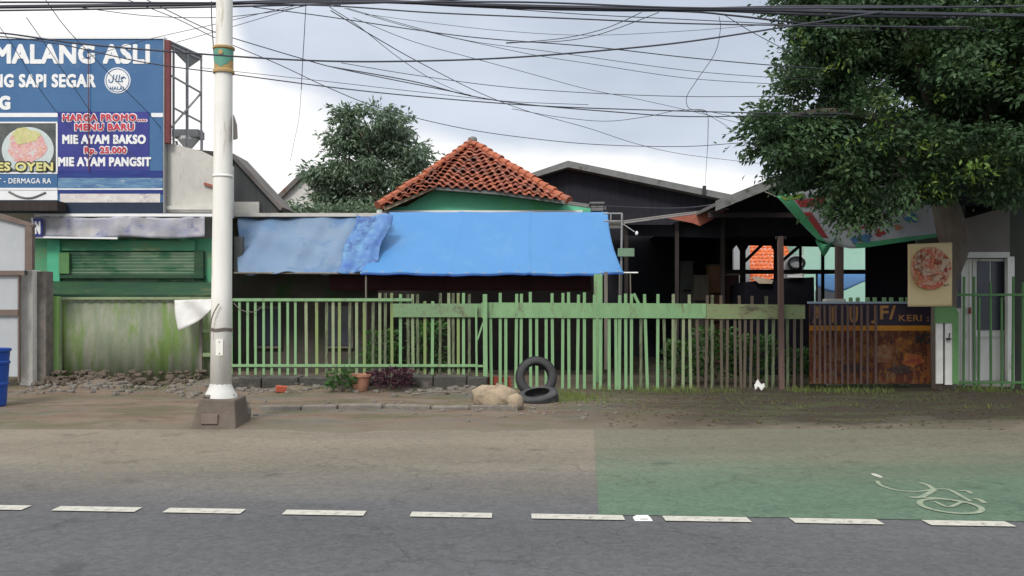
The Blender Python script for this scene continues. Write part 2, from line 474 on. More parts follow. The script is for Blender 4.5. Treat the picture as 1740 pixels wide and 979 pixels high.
def tag(o, label=None, cat=None, group=None, kind=None):
    if label: o['label'] = label
    if cat: o['category'] = cat
    if group: o['group'] = group
    if kind: o['kind'] = kind
    return o


def thing(name, label, cat, loc, group=None):
    o = bpy.data.objects.new(name, None)
    COL.objects.link(o)
    o.location = loc
    o['_w'] = [float(a) for a in loc]
    o.empty_display_size = .2
    return tag(o, label, cat, group)


def catmull(pts, n=10):
    pts = [Vector(p) for p in pts]
    out = []
    P = [pts[0] * 2 - pts[1]] + pts + [pts[-1] * 2 - pts[-2]]
    for i in range(1, len(P) - 2):
        a, b, c, d = P[i - 1:i + 3]
        for k in range(n):
            t = k / n
            out.append(.5 * ((2 * b) + (c - a) * t + (2 * a - 5 * b + 4 * c - d) * t * t + (3 * b - a - 3 * c + d) * t ** 3))
    out.append(pts[-1])
    return out


def text(s, px0, px1, py0, py1, D, m, parent, name='lettering', bold=.03, outline=None, ob_m=None, depth=.004, off=0.0):
    """real lettering, fitted between these edges of the sign; the strokes are thickened by stacked, slightly shifted copies"""
    cu = bpy.data.curves.new('t', 'FONT')
    cu.body = s
    cu.extrude = .01
    cu.resolution_u = 3
    cu.space_character = 1.08
    tmp = bpy.data.objects.new('t', cu)
    COL.objects.link(tmp)
    bpy.context.view_layer.update()
    me0 = bpy.data.meshes.new_from_object(tmp.evaluated_get(bpy.context.evaluated_depsgraph_get()))
    bpy.data.objects.remove(tmp); bpy.data.curves.remove(cu)
    v = np.empty(len(me0.vertices) * 3); me0.vertices.foreach_get('co', v); v = v.reshape(-1, 3)
    fs = [tuple(p.vertices) for p in me0.polygons]
    bpy.data.meshes.remove(me0)
    x0, x1, y0, y1 = v[:, 0].min(), v[:, 0].max(), v[:, 1].min(), v[:, 1].max()

    def make(bx, bz, dd, mm, nm):
        mb = MB()
        n = 0
        r = max(bx, bz)
        a, b = W(px0 + bx, py1 - bz, D), W(px1 - bx, py0 + bz, D)
        ux = F / D
        for (i, k) in ((0, 0), (1, .6), (-1, .6), (1, -.6), (-1, -.6), (.5, 1), (-.5, -1), (-.5, 1), (.5, -1)):
            w = np.empty_like(v)
            w[:, 0] = a.x + (v[:, 0] - x0) / (x1 - x0) * (b.x - a.x) + i * bx / ux
            w[:, 2] = a.z + (v[:, 1] - y0) / (y1 - y0) * (b.z - a.z) + k * bz / ux
            w[:, 1] = D - dd - depth / 2 - (v[:, 2] / .01) * depth / 2 - n * .0005
            mb.add(w.tolist(), fs)
            n += 1
        return mb.build(nm, mm, parent)
    h = (py1 - py0)
    bw = h * bold
    if outline:
        make(-.2, -.2, off, ob_m, 'lettering_outline') if False else None
        g_ = h * .075 + .35
        mo = make_out(s, v, fs, (x0, x1, y0, y1), (px0, px1, py0, py1), D, off, ob_m, parent, g_ + bw, depth)
        return make(bw, bw, off + .009, m, name)
    return make(bw, bw, off, m, name)


def make_out(s, v, fs, ext, box, D, off, mm, parent, g_, depth):
    x0, x1, y0, y1 = ext
    a, b = W(box[0], box[3], D), W(box[1], box[2], D)
    mb = MB()
    for n in range(12):
        t = n * math.pi / 6
        w = np.empty_like(v)
        w[:, 0] = a.x + (v[:, 0] - x0) / (x1 - x0) * (b.x - a.x) + math.cos(t) * g_ * D / F
        w[:, 2] = a.z + (v[:, 1] - y0) / (y1 - y0) * (b.z - a.z) + math.sin(t) * g_ * D / F
        w[:, 1] = D - off - .001 - (v[:, 2] / .01) * .001 - n * .0004
        mb.add(w.tolist(), fs)
    return mb.build('lettering_outline', mm, parent)


def leaf_mesh(name, P, Dr, size, m, parent, width=.42, droop=.3, jitter=.35):
    """P leaf bases, Dr outward directions; each leaf is a folded blade"""
    n = len(P)
    P = np.asarray(P, float)
    d = np.asarray(Dr, float) + NR.normal(0, .6, (n, 3))
    d[:, 2] -= droop
    d /= np.linalg.norm(d, axis=1)[:, None] + 1e-9
    r = NR.normal(0, 1, (n, 3)); r[:, 2] += 1.2
    u = np.cross(d, r); u /= np.linalg.norm(u, axis=1)[:, None] + 1e-9
    w = np.cross(u, d)
    L_ = size * (1 + NR.uniform(-jitter, jitter, n))[:, None]
    base = P
    tip = P + d * L_
    mid = P + d * L_ * .45
    le = mid + u * L_ * width * .5 + w * L_ * .08
    ri = mid - u * L_ * width * .5 + w * L_ * .08
    V = np.stack([base, le, tip, ri], 1).reshape(-1, 3) - np.array(parent['_w'])
    me = bpy.data.meshes.new(name)
    me.vertices.add(4 * n)
    me.vertices.foreach_set('co', V.ravel())
    idx = (np.arange(n)[:, None] * 4 + np.array([[0, 1, 2, 0, 2, 3]])).ravel()
    me.loops.add(6 * n)
    me.loops.foreach_set('vertex_index', idx)
    me.polygons.add(2 * n)
    me.polygons.foreach_set('loop_start', np.arange(2 * n) * 3)
    me.polygons.foreach_set('loop_total', np.full(2 * n, 3))
    me.update(calc_edges=True)
    me.materials.append(M[m])
    o = bpy.data.objects.new(name, me)
    COL.objects.link(o)
    o.parent = parent
    o['_w'] = list(parent['_w'])
    return o


def clumps(ells, n, per, spread, shell=.55):
    """leaf positions in clumps scattered through a union of ellipsoids (centre, radii)"""
    P, Dn, C = [], [], []
    vol = np.array([a[1][0] * a[1][1] * a[1][2] for a in ells]) ** .8
    vol /= vol.sum()
    for k in range(n):
        e = ells[NR.choice(len(ells), p=vol)]
        d = NR.normal(0, 1, 3); d /= np.linalg.norm(d)
        rr = shell + (1 - shell) * NR.random() ** .6 if NR.random() < .78 else NR.random() * shell
        c = np.array(e[0]) + d * np.array(e[1]) * rr
        C.append(c)
        k2 = int(per * NR.uniform(.5, 1.4))
        sp = spread * NR.uniform(.6, 1.3)
        q = NR.normal(0, 1, (k2, 3)) * np.array([sp, sp, sp * .5])
        P.append(c + q)
        dd = q / (np.linalg.norm(q, axis=1)[:, None] + 1e-6) + d * .5
        Dn.append(dd)
    return np.concatenate(P), np.concatenate(Dn), C


# ------------------------------------------------------------------ ground, road, verge
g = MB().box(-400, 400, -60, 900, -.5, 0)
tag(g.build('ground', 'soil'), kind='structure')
YAW = -.069
road = MB().add([(-200, -40, .004), (200, -40, .004), (200, 10.7, .004), (-200, 10.7, .004)], [(0, 1, 2, 3)])
tag(road.build('road', 'asphalt'), kind='structure')
x0a, x0b = .64, .98
lane = MB().add([(.62, 6.27 - .069 * .62 + .09, .008), (60, 6.27 - .069 * 60 + .09, .008), (60, 10.68, .008), (.99, 10.68, .008)], [(0, 1, 2, 3)])
tag(lane.build('cycle_lane', 'lane_green'), kind='structure')


def line_y(x):
    return 6.265 - .069 * x


for a, b in [(-420, -280), (-240, -120), (-75, 45), (95, 235), (282, 413), (483, 620), (698, 836), (903, 1060), (1128, 1273), (1346, 1496), (1574, 1717), (1800, 1950)]:
    def xat(px):
        x = 0
        for _ in range(8):
            x = (px - CX) / F * line_y(x)
        return x
    xa, xb = xat(a), xat(b)
    h = .072
    d = MB().add([(xa, line_y(xa) - h, .012), (xb, line_y(xb) - h, .012), (xb, line_y(xb) + h, .012), (xa, line_y(xa) + h, .012)], [(0, 1, 2, 3)])
    tag(d.build('road_marking', 'dash'), kind='structure', group='painted dashes along the cycle lane')
# reflective road stud
xs = .918
st = thing('road_stud', 'small bright white road stud in the gap between two lane dashes', 'road stud', (xs, line_y(xs), .004))
MB().add([(xs - .062, line_y(xs) - .055, .004), (xs + .062, line_y(xs) - .055, .004), (xs + .062, line_y(xs) + .055, .004), (xs - .062, line_y(xs) + .055, .004),
          (xs - .04, line_y(xs) - .03, .024), (xs + .04, line_y(xs) - .03, .024), (xs + .04, line_y(xs) + .03, .024), (xs - .04, line_y(xs) + .03, .024)],
         [(0, 1, 5, 4), (1, 2, 6, 5), (2, 3, 7, 6), (3, 0, 4, 7), (4, 5, 6, 7)]).build('stud_body', 'paper_white', st)
MB().box(xs - .03, xs + .03, line_y(xs) - .05, line_y(xs) - .046, .012, .02).build('reflector', 'white', st)


# bicycle painted on the lane
def ribbon(mb, pts, w, closed=False, z=.012):
    w *= .8
    pts = catmull([G(x, y, z) for x, y in pts], 8) if not closed else [G(x, y, z) for x, y in pts]
    n = len(pts)
    vs = []
    for i, p in enumerate(pts):
        a = pts[(i - 1) % n] if closed or i else p
        b = pts[(i + 1) % n] if closed or i < n - 1 else p
        d = (b - a).normalized()
        nn = Vector((-d.y, d.x, 0)) * w / 2
        vs += [p + nn, p - nn]
    fs = [(2 * i, 2 * i + 1, 2 * ((i + 1) % n) + 1, 2 * ((i + 1) % n)) for i in range(n if closed else n - 1)]
    mb.add(vs, fs)


bk = MB()
lift = [.012]


def rb(pts, w, closed=False):
    ribbon(bk, pts, w, closed, lift[0])
    lift[0] += .0002


rb([(1490, 817), (1498, 825), (1525, 833), (1560, 835), (1587, 831)], .04)
rb([(1562, 820), (1576, 824), (1588, 832)], .05)
rb([(1545, 845), (1566, 844), (1588, 832)], .06)
rb([(1587, 831), (1612, 832), (1632, 842), (1650, 852)], .045)
rb([(1628, 834), (1642, 834), (1652, 839)], .04)
rb([(1654, 847), (1665, 849), (1674, 855)], .05)
rb([(1566, 845), (1600, 847), (1640, 854)], .04)
rb([(1588, 852), (1612, 861), (1634, 853)], .04)
rg = []
for k in range(40):
    a = 2 * math.pi * k / 40
    rg.append((1615.5 + 53 * math.cos(a), 860 + 11 * math.sin(a) + .11 * 53 * math.cos(a)))
rb(rg, .055, True)
tag(bk.build('bicycle_marking', 'bike_paint'), kind='structure')
hd = MB()
ctr = G(1490, 808, .013)
hd.add([ctr + Vector((.03 * math.cos(a), .1 * math.sin(a), 0)) for a in [2 * math.pi * k / 20 for k in range(20)]], [tuple(range(20))])
tag(hd.build('rider_head_marking', 'dash'), kind='structure')


# verge of bare soil
def hnoise(x, y):
    return (math.sin(x * 1.7 + y * .9) + math.sin(x * 3.9 - y * 2.3 + 1) * .5 + math.sin(x * 8.1 + y * 6.7 + 2) * .25 + math.sin(x * 17 - y * 13) * .12)


def verge_z(x, y):
    e = min(1, max(0, (y - 10.35 + .28 * hnoise(x * .5, 3) + .05 * hnoise(x * 3, 1)) / .9))
    e = e * e * (3 - 2 * e)
    z = -.03 + .075 * e + .012 * hnoise(x, y) * e
    if x < -.3:
        t = min(1, max(0, (y - 14.3) / .8))
        u = min(1, max(0, (-.3 - x) / .5))
        z += (.06 * t + .02 * hnoise(x * 2.3, y * 2.1) * t) * u
    if x < -4.9:
        t = min(1, max(0, (y - 14.75) / .7))
        u = min(1, max(0, (-4.9 - x) / .4)) * min(1, max(0, (x + 8.6) / .5))
        z += (.1 + .04 * hnoise(x * 2, y)) * t * t * (3 - 2 * t) * u
    return z


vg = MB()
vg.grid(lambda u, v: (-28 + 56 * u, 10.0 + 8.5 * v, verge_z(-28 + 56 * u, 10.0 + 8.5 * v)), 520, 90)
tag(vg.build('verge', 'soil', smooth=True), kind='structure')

# worn concrete edge of the old footpath, right of the pole
ke = MB()
x = -3.55
while x < -.1:
    l = R.uniform(.5, .8)
    zt = .085 + R.uniform(-.015, .02)
    ke.obox(((x + l / 2), 12.45 + R.uniform(-.04, .04), zt - .05), (l - .03, .16, .14), (R.uniform(-.05, .05), R.uniform(-.02, .02), R.uniform(-.03, .03)))
    x += l
tag(ke.build('kerb', 'rock', bevel=.02), kind='structure')


# ------------------------------------------------------------------ stones
def rock(mb, c, s, seed):
    rr = random.Random(seed)
    n, k = 10, 6
    vs, fs = [], []
    ph = [rr.uniform(0, 6) for _ in range(6)]
    for j in range(k + 1):
        t = math.pi * j / k
        for i in range(n):
            a = 2 * math.pi * i / n
            f = 1 + .16 * math.sin(2 * a + ph[0]) + .12 * math.sin(3 * a + ph[1] + t) + .1 * math.sin(5 * a + ph[2] * t)
            q = (abs(math.sin(t)) ** .7) * f
            vs.append((c[0] + s[0] * q * math.cos(a), c[1] + s[1] * q * math.sin(a), c[2] + s[2] * math.copysign(abs(math.cos(t)) ** .7, math.cos(t)) * f))
    for j in range(k):
        fs += [(j * n + i, j * n + (i + 1) % n, (j + 1) * n + (i + 1) % n, (j + 1) * n + i) for i in range(n)]
    mb.add(vs, fs)


# low mossy plinth carrying the left fence
plm = MB()
x = W(392, 0, 15.3).x
while x < W(808, 0, 15.3).x:
    l = R.uniform(.35, .7)
    h_ = .285 + R.uniform(-.03, .012)
    plm.obox((x + l / 2, 15.32 + R.uniform(-.02, .02), h_ / 2 - .03), (l - .012, .44, h_ + .06), (R.uniform(-.03, .03), R.uniform(-.015, .015), R.uniform(-.02, .02)))
    x += l
tag(plm.build('fence_plinth', mat('mossy_plinth', (.075, .072, .065), (.04, .042, .036), 3, .95, .8, 16, c3=(.15, .13, .11), s3=2.6, t3=.6), bevel=.025),
    'low dark mossy block plinth under the left green fence', 'plinth')

rub = MB()
for k in range(430):
    if k < 330:
        x = R.uniform(-8.2, -.5); y = R.gauss(15.0, .3)
    elif k < 500:
        x = R.uniform(-4, 1.5); y = R.gauss(12.6, .7)
    else:
        x = R.uniform(-9, 9); y = R.uniform(10.6, 15.2)
    if y > 15.35 or y < 10.6: continue
    s = R.uniform(.012, .05) * (1.3 if k < 330 else .8)
    rock(rub, (x, y, verge_z(x, y) + s * .2), (s, s * R.uniform(.7, 1.1), s * .6), k)
tag(rub.build('rubble', 'rock'), 'grey stone chips and rubble strewn along the verge and the fence foot', 'rubble', kind='stuff')

lump = MB()
rock(lump, (W(843, 690, 12.6).x, 12.7, .16), (.36, .26, .19), 5)
rock(lump, (W(862, 690, 12.6).x, 12.58, .1), (.22, .2, .15), 9)
tag(lump.build('concrete_lump', 'tan_rock', smooth=True), 'pale tan lump of broken concrete lying left of the tyres', 'concrete lump')

bx = W(478, 645, 14.6)
tag(MB().obox((bx.x, 14.6, verge_z(bx.x, 14.6) + .055), (.17, .1, .1), (.1, .12, .3)).build('brick', 'brick', bevel=.006),
    'red brick lying on the rubble at the foot of the green fence', 'brick')


def on_ground(px, D):
    x = (px - CX) / F * D
    return Vector((x, D, verge_z(x, D)))


# sticks
for pts, r, lab in [
    ([on_ground(488, 14.5) + Vector((0, 0, .11)), on_ground(500, 14.45) + Vector((0, 0, .06)), on_ground(514, 14.4) + Vector((0, 0, .02))], .014, 'short pale stick leaning against the red brick'),
    ([on_ground(700, 14.35) + Vector((0, 0, .02)), on_ground(735, 14.4) + Vector((0, 0, .05)), on_ground(775, 14.45) + Vector((0, 0, .045)), on_ground(800, 14.5) + Vector((0, 0, .08))], .014, 'long pale branch lying along the fence foot left of the gate post'),
    ([on_ground(398, 11.0) + Vector((0, 0, .36)), on_ground(410, 11.3) + Vector((0, 0, .27)), on_ground(424, 11.5) + Vector((0, 0, .2))], .01, 'dry twig lying by the white pole base')]:
    tag(MB().tube(catmull(pts, 4), r, 6, r * .6).build('stick', 'grey_wood'), lab, 'stick', 'sticks lying on the verge')
lp = MB()
rock(lp, (on_ground(412, 11.5).x, 11.5, .1), (.13, .11, .12), 77)
tag(lp.build('cement_lump', 'rock'), 'rough grey cement lump right beside the pole pedestal', 'cement lump')


# tyres
def tyre(name, c, m3, R0, w, label, group):
    t = thing(name, label, 'tyre', c, group)
    prof = []
    rim = R0 * .60
    k = 16
    for i in range(k + 1):
        a = math.pi * i / k
        # cross-section from inner bead over the tread to the other bead
        r = rim + (R0 - rim) * (math.sin(a) ** .55)
        z = -w / 2 * math.copysign(abs(math.cos(a)) ** .6, math.cos(a))
        prof.append((r, z))
    inner = [(rim + .02 + (R0 - rim - .035) * math.sin(math.pi * i / 8) ** .6, w / 2 * .86 * math.cos(math.pi * i / 8)) for i in range(9)]
    MB().lathe(c, prof + inner + [prof[0]], 56, m3).build('casing', 'rubber', t, smooth=True)
    tr = MB()
    for i in range(72):
        a = 2 * math.pi * i / 72
        for s in (-1, 1):
            mm = m3 @ Matrix.Rotation(a + (s * .02), 4, 'Z') @ Matrix.Translation((R0 + .001, 0, s * w * .2)) @ Matrix.Rotation(s * .35, 4, 'X')
            vs = [Vector(c) + (mm @ Vector((x * .004, y * .009, z * w * .17))) for z in (-1, 1) for y in (-1, 1) for x in (-1, 1)]
            tr.add(vs, [(0, 2, 3, 1), (4, 5, 7, 6), (0, 1, 5, 4), (2, 6, 7, 3), (0, 4, 6, 2), (1, 3, 7, 5)])
    tr.build('tread', 'rubber', t)
    return t


tD = 14.55
tR = .335
mm = Matrix.Rotation(math.radians(80), 4, 'X') @ Matrix.Identity(4)
lowz = verge_z(W(911, 640, tD).x, 14.4)
tyre('tyre', (W(911, 640, tD).x, tD, EYE - 121 / F * tD), Matrix.Rotation(math.radians(6), 4, 'Z') @ mm, tR, .19, 'worn black car tyre standing upright against the green fence', 'old car tyres')
tyre('tyre', (W(914, 690, 13.4).x, 13.45, .105), Matrix.Rotation(math.radians(14), 4, 'X') @ Matrix.Rotation(math.radians(-8), 4, 'Y'), .31, .17, 'dirty black car tyre lying flat under the upright one', 'old car tyres')

# terracotta pot and little plant
pc = on_ground(613, 14.75)
pot = thing('flower_pot', 'orange terracotta pot standing in front of the fence pickets', 'flower pot', pc)
MB().lathe(pc, [(.11, 0), (.13, .06), (.165, .24), (.185, .24), (.185, .28), (.155, .28), (.14, .22), (0, .22)], 24).build('pot_body', 'terracotta', pot, smooth=False)
MB().lathe(pc, [(0, .225), (.148, .226)], 24).build('pot_soil', 'soil', pot)


def plant(name, label, cat, c, rad, h, n, size, m, stems=6, group=None, width=.45):
    t = thing(name, label, cat, c, group)
    s = MB()
    P, Dn = [], []
    for k in range(stems):
        a = R.uniform(0, 6.28)
        top = Vector((c[0] + rad * .7 * math.cos(a) * R.random(), c[1] + rad * .6 * math.sin(a) * R.random(), c[2] + h * R.uniform(.6, .95)))
        mid = (Vector(c) + top) / 2 + Vector((R.uniform(-.03, .03), 0, 0))
        s.tube(catmull([c, mid, top], 4), .008, 5, .004)
    s.build('stem', 'bark', t)
    for k in range(n):
        a = R.uniform(0, 6.28); rr = rad * math.sqrt(R.random()); z = h * (.1 + .9 * R.random() ** .8)
        f = 1 - .35 * abs(z / h - .55)
        p = (c[0] + rr * f * math.cos(a), c[1] + rr * f * .7 * math.sin(a), c[2] + z)
        P.append(p); Dn.append((math.cos(a), math.sin(a), .5))
    leaf_mesh('foliage', P, Dn, size, m, t, width=width, droop=.1)
    return t


plant('weed_plant', 'small leafy dark green weed left of the terracotta pot', 'plant', tuple(on_ground(580, 14.6)), .24, .36, 190, .1, 'leaf_shrub')
plant('maroon_plant', 'low dark maroon leafy plant right of the terracotta pot', 'plant', tuple(on_ground(665, 14.85)), .4, .34, 480, .09, 'leaf_purple')
for i, (px, D, rad, h, n, lab) in enumerate([
    (1158, 16.3, .35, .8, 500, 'leafy shrub behind the fence below the rusted roof sheet'),
    (1215, 16.5, .45, 1.05, 800, 'taller leafy shrub behind the fence between two others'),
    (1285, 16.4, .38, .9, 560, 'leafy shrub behind the fence just left of the brown post'),
    (1355, 16.3, .3, .65, 380, 'low leafy shrub behind the fence right of the brown post'),
    (648, 16.6, .35, 1.0, 500, 'leafy bush behind the left fence above the maroon plant'),
    (725, 16.6, .4, 1.15, 620, 'tall leafy bush behind the left fence near the gate post')]):
    plant('shrub', lab, 'shrub', tuple(Vector(((px - CX) / F * D, D, .04))), rad, h, n, .1, 'leaf_shrub', 8, 'shrubs growing behind the fence')

# grass
gb_v, gb_f = [], []
ng = 0
for k in range(5200):
    if k < 2600:
        x = R.uniform(.9, 8.5); y = R.gauss(15.1, .2)
    elif k < 3300:
        x = R.gauss(.95, .25); y = R.gauss(13.9, .4)
    elif k < 4200:
        x = R.uniform(-8, -.5); y = R.gauss(15.05, .25)
    else:
        x = R.uniform(1, 9); y = R.uniform(12.5, 14.8)
    if hnoise(x * 1.3, y * 2) < -.2 or y > 15.4: continue
    h = R.uniform(.03, .13) * (1.15 if k < 3300 else .7)
    a = R.uniform(0, 3.14); w = .006
    lx, ly = R.uniform(-.05, .05), R.uniform(-.05, .05)
    z = verge_z(x, y) - .01
    o = len(gb_v)
    gb_v += [(x - w * math.cos(a), y - w * math.sin(a), z), (x + w * math.cos(a), y + w * math.sin(a), z), (x + lx * .5 + w * .6, y + ly * .5, z + h * .6), (x + lx, y + ly, z + h)]
    gb_f += [(o, o + 1, o + 2), (o, o + 2, o + 3)]
gm = MB(); gm.v, gm.f = gb_v, gb_f
tag(gm.build('grass', 'grass'), 'thin yellow green grass tufts along the foot of the fence', 'grass', kind='stuff')
# leaf litter
lv = MB()
for k in range(1500):
    x = R.uniform(1.2, 10); y = R.uniform(10.5, 15.3)
    z = verge_z(x, y) + .006
    a = R.uniform(0, 6.28); s = R.uniform(.02, .045)
    c, d = math.cos(a) * s, math.sin(a) * s
    lv.add([(x - c, y - d, z), (x + d * .4, y - c * .4, z + .006), (x + c, y + d, z), (x - d * .4, y + c * .4, z + .006)], [(0, 1, 2), (0, 2, 3)])
tag(lv.build('fallen_leaves', mat('dry_leaf', (.13, .08, .035), (.09, .1, .03), 6, .8)), 'dry fallen leaves scattered on the soil under the tree', 'fallen leaves', kind='stuff')
# white plastic scrap
sx = on_ground(1292, 14.9)
tag(MB().grid(lambda u, v: (sx.x - .09 + .18 * u, sx.y + .08 * v, sx.z + .01 + .07 * math.sin(u * 5 + v * 3) ** 2 + .12 * (1 - abs(u - .4)) * v), 8, 6).build('plastic_bag', 'white', smooth=True, solid=.004),
    'crumpled white plastic bag on the ground before the fence', 'plastic bag')

# ------------------------------------------------------------------ street pole
pd = 11.05
pxm = F / pd
base = Vector((W(377, 0, pd).x, pd, 0))
pole = thing('street_pole', 'tall white painted steel street pole with green and gold emblem band', 'street pole', base)


def pole_x(py):  # the pole's centre line in the photo
    return 376.5 + (520 - py) * .0095


pts, rs = [], []
for py, hw in [(672, 17.6), (500, 16.8), (300, 15.8), (130, 14.6), (0, 13.4), (-300, 11), (-500, 9.5)]:
    pts.append(W(pole_x(py), py, pd)); rs.append(hw / pxm)
MB().tube(pts, rs, 40).build('shaft', 'white_pole', pole, smooth=True)
MB().tube([W(pole_x(300), 300, pd) + Vector((0, 0, -.015)), W(pole_x(300), 300, pd) + Vector((0, 0, .015))], 16.6 / pxm, 40).build('weld_collar', 'white_pole', pole, smooth=True)
q = W(pole_x(590), 590, pd)
MB().obox(q + Vector((.02, -.125, 0)), (.09, .012, .2)).build('inspection_cover', 'white_pole', pole, bevel=.004)
for dz in (-.07, .07):
    MB().lathe(q + Vector((.02, -.132, dz)), [(0, .006), (.008, .004), (.009, 0)], 8, Matrix.Rotation(math.pi / 2, 4, 'X')).build('bolt', 'steel', pole)
cb = W(pole_x(104), 104, pd)
ring = MB().lathe(W(pole_x(125), 125, pd), [(.112, 0), (.13, 0), (.13, .03), (.117, .045), (.117, .29), (.134, .3), (.134, .325), (.11, .33)], 40)
ring.build('emblem_band', 'gold', pole, smooth=False)
em = MB()   # green field of the band with a pointed lower edge, wrapped on the band
r_ = .1195
for k in range(-16, 16):
    def pt(kk, z):
        a = -math.pi / 2 + kk * .1
        b0 = W(pole_x(125), 125, pd)
        return (b0.x + r_ * math.cos(a), b0.y + r_ * math.sin(a), b0.z + z)
    def low(kk):
        return .1 - .05 * math.cos(kk * .1 * 2.2) + .02 * abs(math.sin(kk * .45))
    em.add([pt(k, low(k)), pt(k + 1, low(k + 1)), pt(k + 1, .285), pt(k, .285)], [(0, 1, 2, 3)])
em.build('emblem_field', 'emblem_green', pole, solid=.002)
b0 = W(pole_x(125), 125, pd)
ds = MB().lathe((b0.x, b0.y - .124, b0.z + .235), [(0, 0), (.03, 0), (.03, .006), (0, .008)], 20, Matrix.Rotation(math.pi / 2, 4, 'X'))
ds.build('emblem_disc', 'gold', pole)
fl = MB()
fl.lathe(W(pole_x(668), 668, pd), [(.21, -.08), (.2, -.02), (.165, .03), (.14, .09), (.12, .15)], 14)
fl.build('footing', 'white', pole, smooth=True)
rp = MB()
for dz in (0, .008, .02, .03):
    b1 = W(pole_x(560), 562, pd)
    rp.tube([(b1.x + .134 * math.cos(2 * math.pi * k / 24), b1.y + .134 * math.sin(2 * math.pi * k / 24), b1.z + dz + .006 * math.sin(k)) for k in range(25)], .006, 5)
rp.tube(catmull([W(357, 572, pd - .16), W(359, 545, pd - .17), W(364, 530, pd - .17), W(372, 516, pd - .16)], 5), .008, 5)
rp.build('rope', 'grey_wood', pole)
sgn = MB().slab([W(396, 195, pd), W(396, 238, pd), W(402.5, 236, pd - .2), W(401.5, 212, pd - .2)], (.012, 0, 0))
sgn.build('side_plate', 'roof_sheet', pole)

# pedestal: dirty concrete block with a small hatch
pdl = thing('pedestal', 'dirty brown concrete pedestal under the white street pole', 'pedestal', (base.x - .08, 10.95, 0))
zt = .365
pv = []
for (px, py, D) in [(322, 732, 10.72), (402, 732, 10.72)]:
    pass
xl, xr = W(322, 0, 10.75).x, W(402, 0, 10.75).x
xl2, xr2 = W(341, 0, 10.85).x, W(400, 0, 10.85).x
MB().add([(xl, 10.72, -.03), (xr, 10.72, -.03), (xr, 11.35, -.03), (xl, 11.35, -.03), (xl2, 10.82, zt), (xr2, 10.82, zt - .02), (xr2, 11.28, zt), (xl2, 11.28, zt)],
         [(0, 3, 2, 1), (4, 5, 6, 7), (0, 1, 5, 4), (1, 2, 6, 5), (2, 3, 7, 6), (3, 0, 4, 7)]).build('block', 'dark_box', pdl, bevel=.02)
MB().obox((W(354, 0, 10.7).x, 10.755, .12), (.2, .05, .12), (-.12, 0, 0)).build('hatch', 'brown_metal', pdl, bevel=.005)
ck = MB()
for k in range(7):
    rock(ck, (base.x + R.uniform(-.22, .22), 11.0 + R.uniform(-.12, .02), zt + .02), (R.uniform(.02, .045), .03, .02), 300 + k)
ck.build('mortar', 'rock', pdl)

# ------------------------------------------------------------------ billboard
BD = 17.0
bb = thing('billboard', 'big blue food stall billboard with white MALANG ASLI lettering', 'billboard', (W(0, 0, BD).x, BD, W(0, 362, BD).z))
MB().pbox(-260, 277, 66, 362, BD, .12).build('panel', 'sign_blue', bb)
MB().pbox(-262, 279, 62, 65.8, BD - .02, .16).build('top_trim', 'paper_white', bb)
MB().pbox(277.3, 279.2, 66, 362, BD - .02, .14).build('side_trim', 'steel', bb)
s = BD - .003
MB().pbox(-255, 98, 192, 199, BD - .006, .005).pbox(257, 277, 192, 199, BD - .006, .005).build('white_stripe', 'paper_white', bb)
MB().pbox(98.5, 253, 190, 290, BD - .012, .011).build('menu_panel', 'sign_purple', bb)
MB().pbox(98.5, 276.5, 290, 302, BD - .014, .013).build('blue_band', 'deep_blue', bb)
MB().pbox(98.5, 276.5, 302.3, 320, BD - .014, .013).build('faded_band', 'faded_print', bb)
MB().pbox(98.5, 276.5, 320.3, 322.5, BD - .018, .017).build('lower_trim', 'paper_white', bb)
MB().pbox(98.5, 276.5, 323, 329, BD - .014, .013).build('blue_band', 'deep_blue', bb)
MB().pbox(102, 272, 329.3, 344, BD - .014, .013).build('worn_band', 'pink_print', bb)
MB().pbox(98.5, 276.5, 344.3, 361.5, BD - .014, .013).build('dark_band', 'navy', bb)
MB().pbox(-250, 97.5, 296, 319, BD - .012, .011).build('address_band', 'sign_blue', bb)
MB().pbox(-250, 97.5, 319.3, 323, BD - .02, .019).pbox(-250, 97.5, 292.5, 295.5, BD - .02, .019).pbox(-250, 97.5, 207, 209.5, BD - .02, .019).pbox(95, 97.8, 209.8, 292.2, BD - .02, .019).build('picture_frame', 'paper_white', bb)
MB().pbox(-250, 97.5, 323.3, 340, BD - .012, .011).build('white_band', 'paper_white', bb)
pic = MB().pbox(-60, 94.7, 209.8, 292.2, BD - .012, .011).build('dessert_picture', 'photo_dark', bb)
cp = W(48, 255, BD)


def disc(mb, c, rx, rz, y, n=40, t=.004, wob=0, seed=0, z_lo=None):
    rr = random.Random(seed)
    ph = [rr.uniform(0, 6) for _ in range(3)]
    pts = []
    for k in range(n):
        a = 2 * math.pi * k / n
        f = 1 + wob * (math.sin(3 * a + ph[0]) + .6 * math.sin(5 * a + ph[1]) + .4 * math.sin(9 * a + ph[2]))
        z = c[2] + rz * f * math.sin(a)
        if z_lo is not None: z = max(z, z_lo)
        pts.append((c[0] + rx * f * math.cos(a), y, z))
    mb.slab(pts, (0, t, 0))


zlo = W(0, 291.5, BD).z
disc(MBp := MB(), cp, .5, .44, BD - .018, t=.005, z_lo=zlo); MBp.build('plate', 'plate_print', bb)
disc(MBp := MB(), (cp.x - .02, 0, cp.z + .06), .37, .33, BD - .022, t=.003, wob=.06, seed=3, z_lo=zlo); MBp.build('shaved_ice', 'food_print', bb)
disc(MBp := MB(), (cp.x - .04, 0, cp.z + .27), .26, .15, BD - .0255, t=.003, wob=.12, seed=8); MBp.build('fruit_topping', multi_mat('fruit_print', [(.5, .44, .14), (.6, .54, .3), (.46, .5, .2), (.6, .4, .3)], 11), bb)
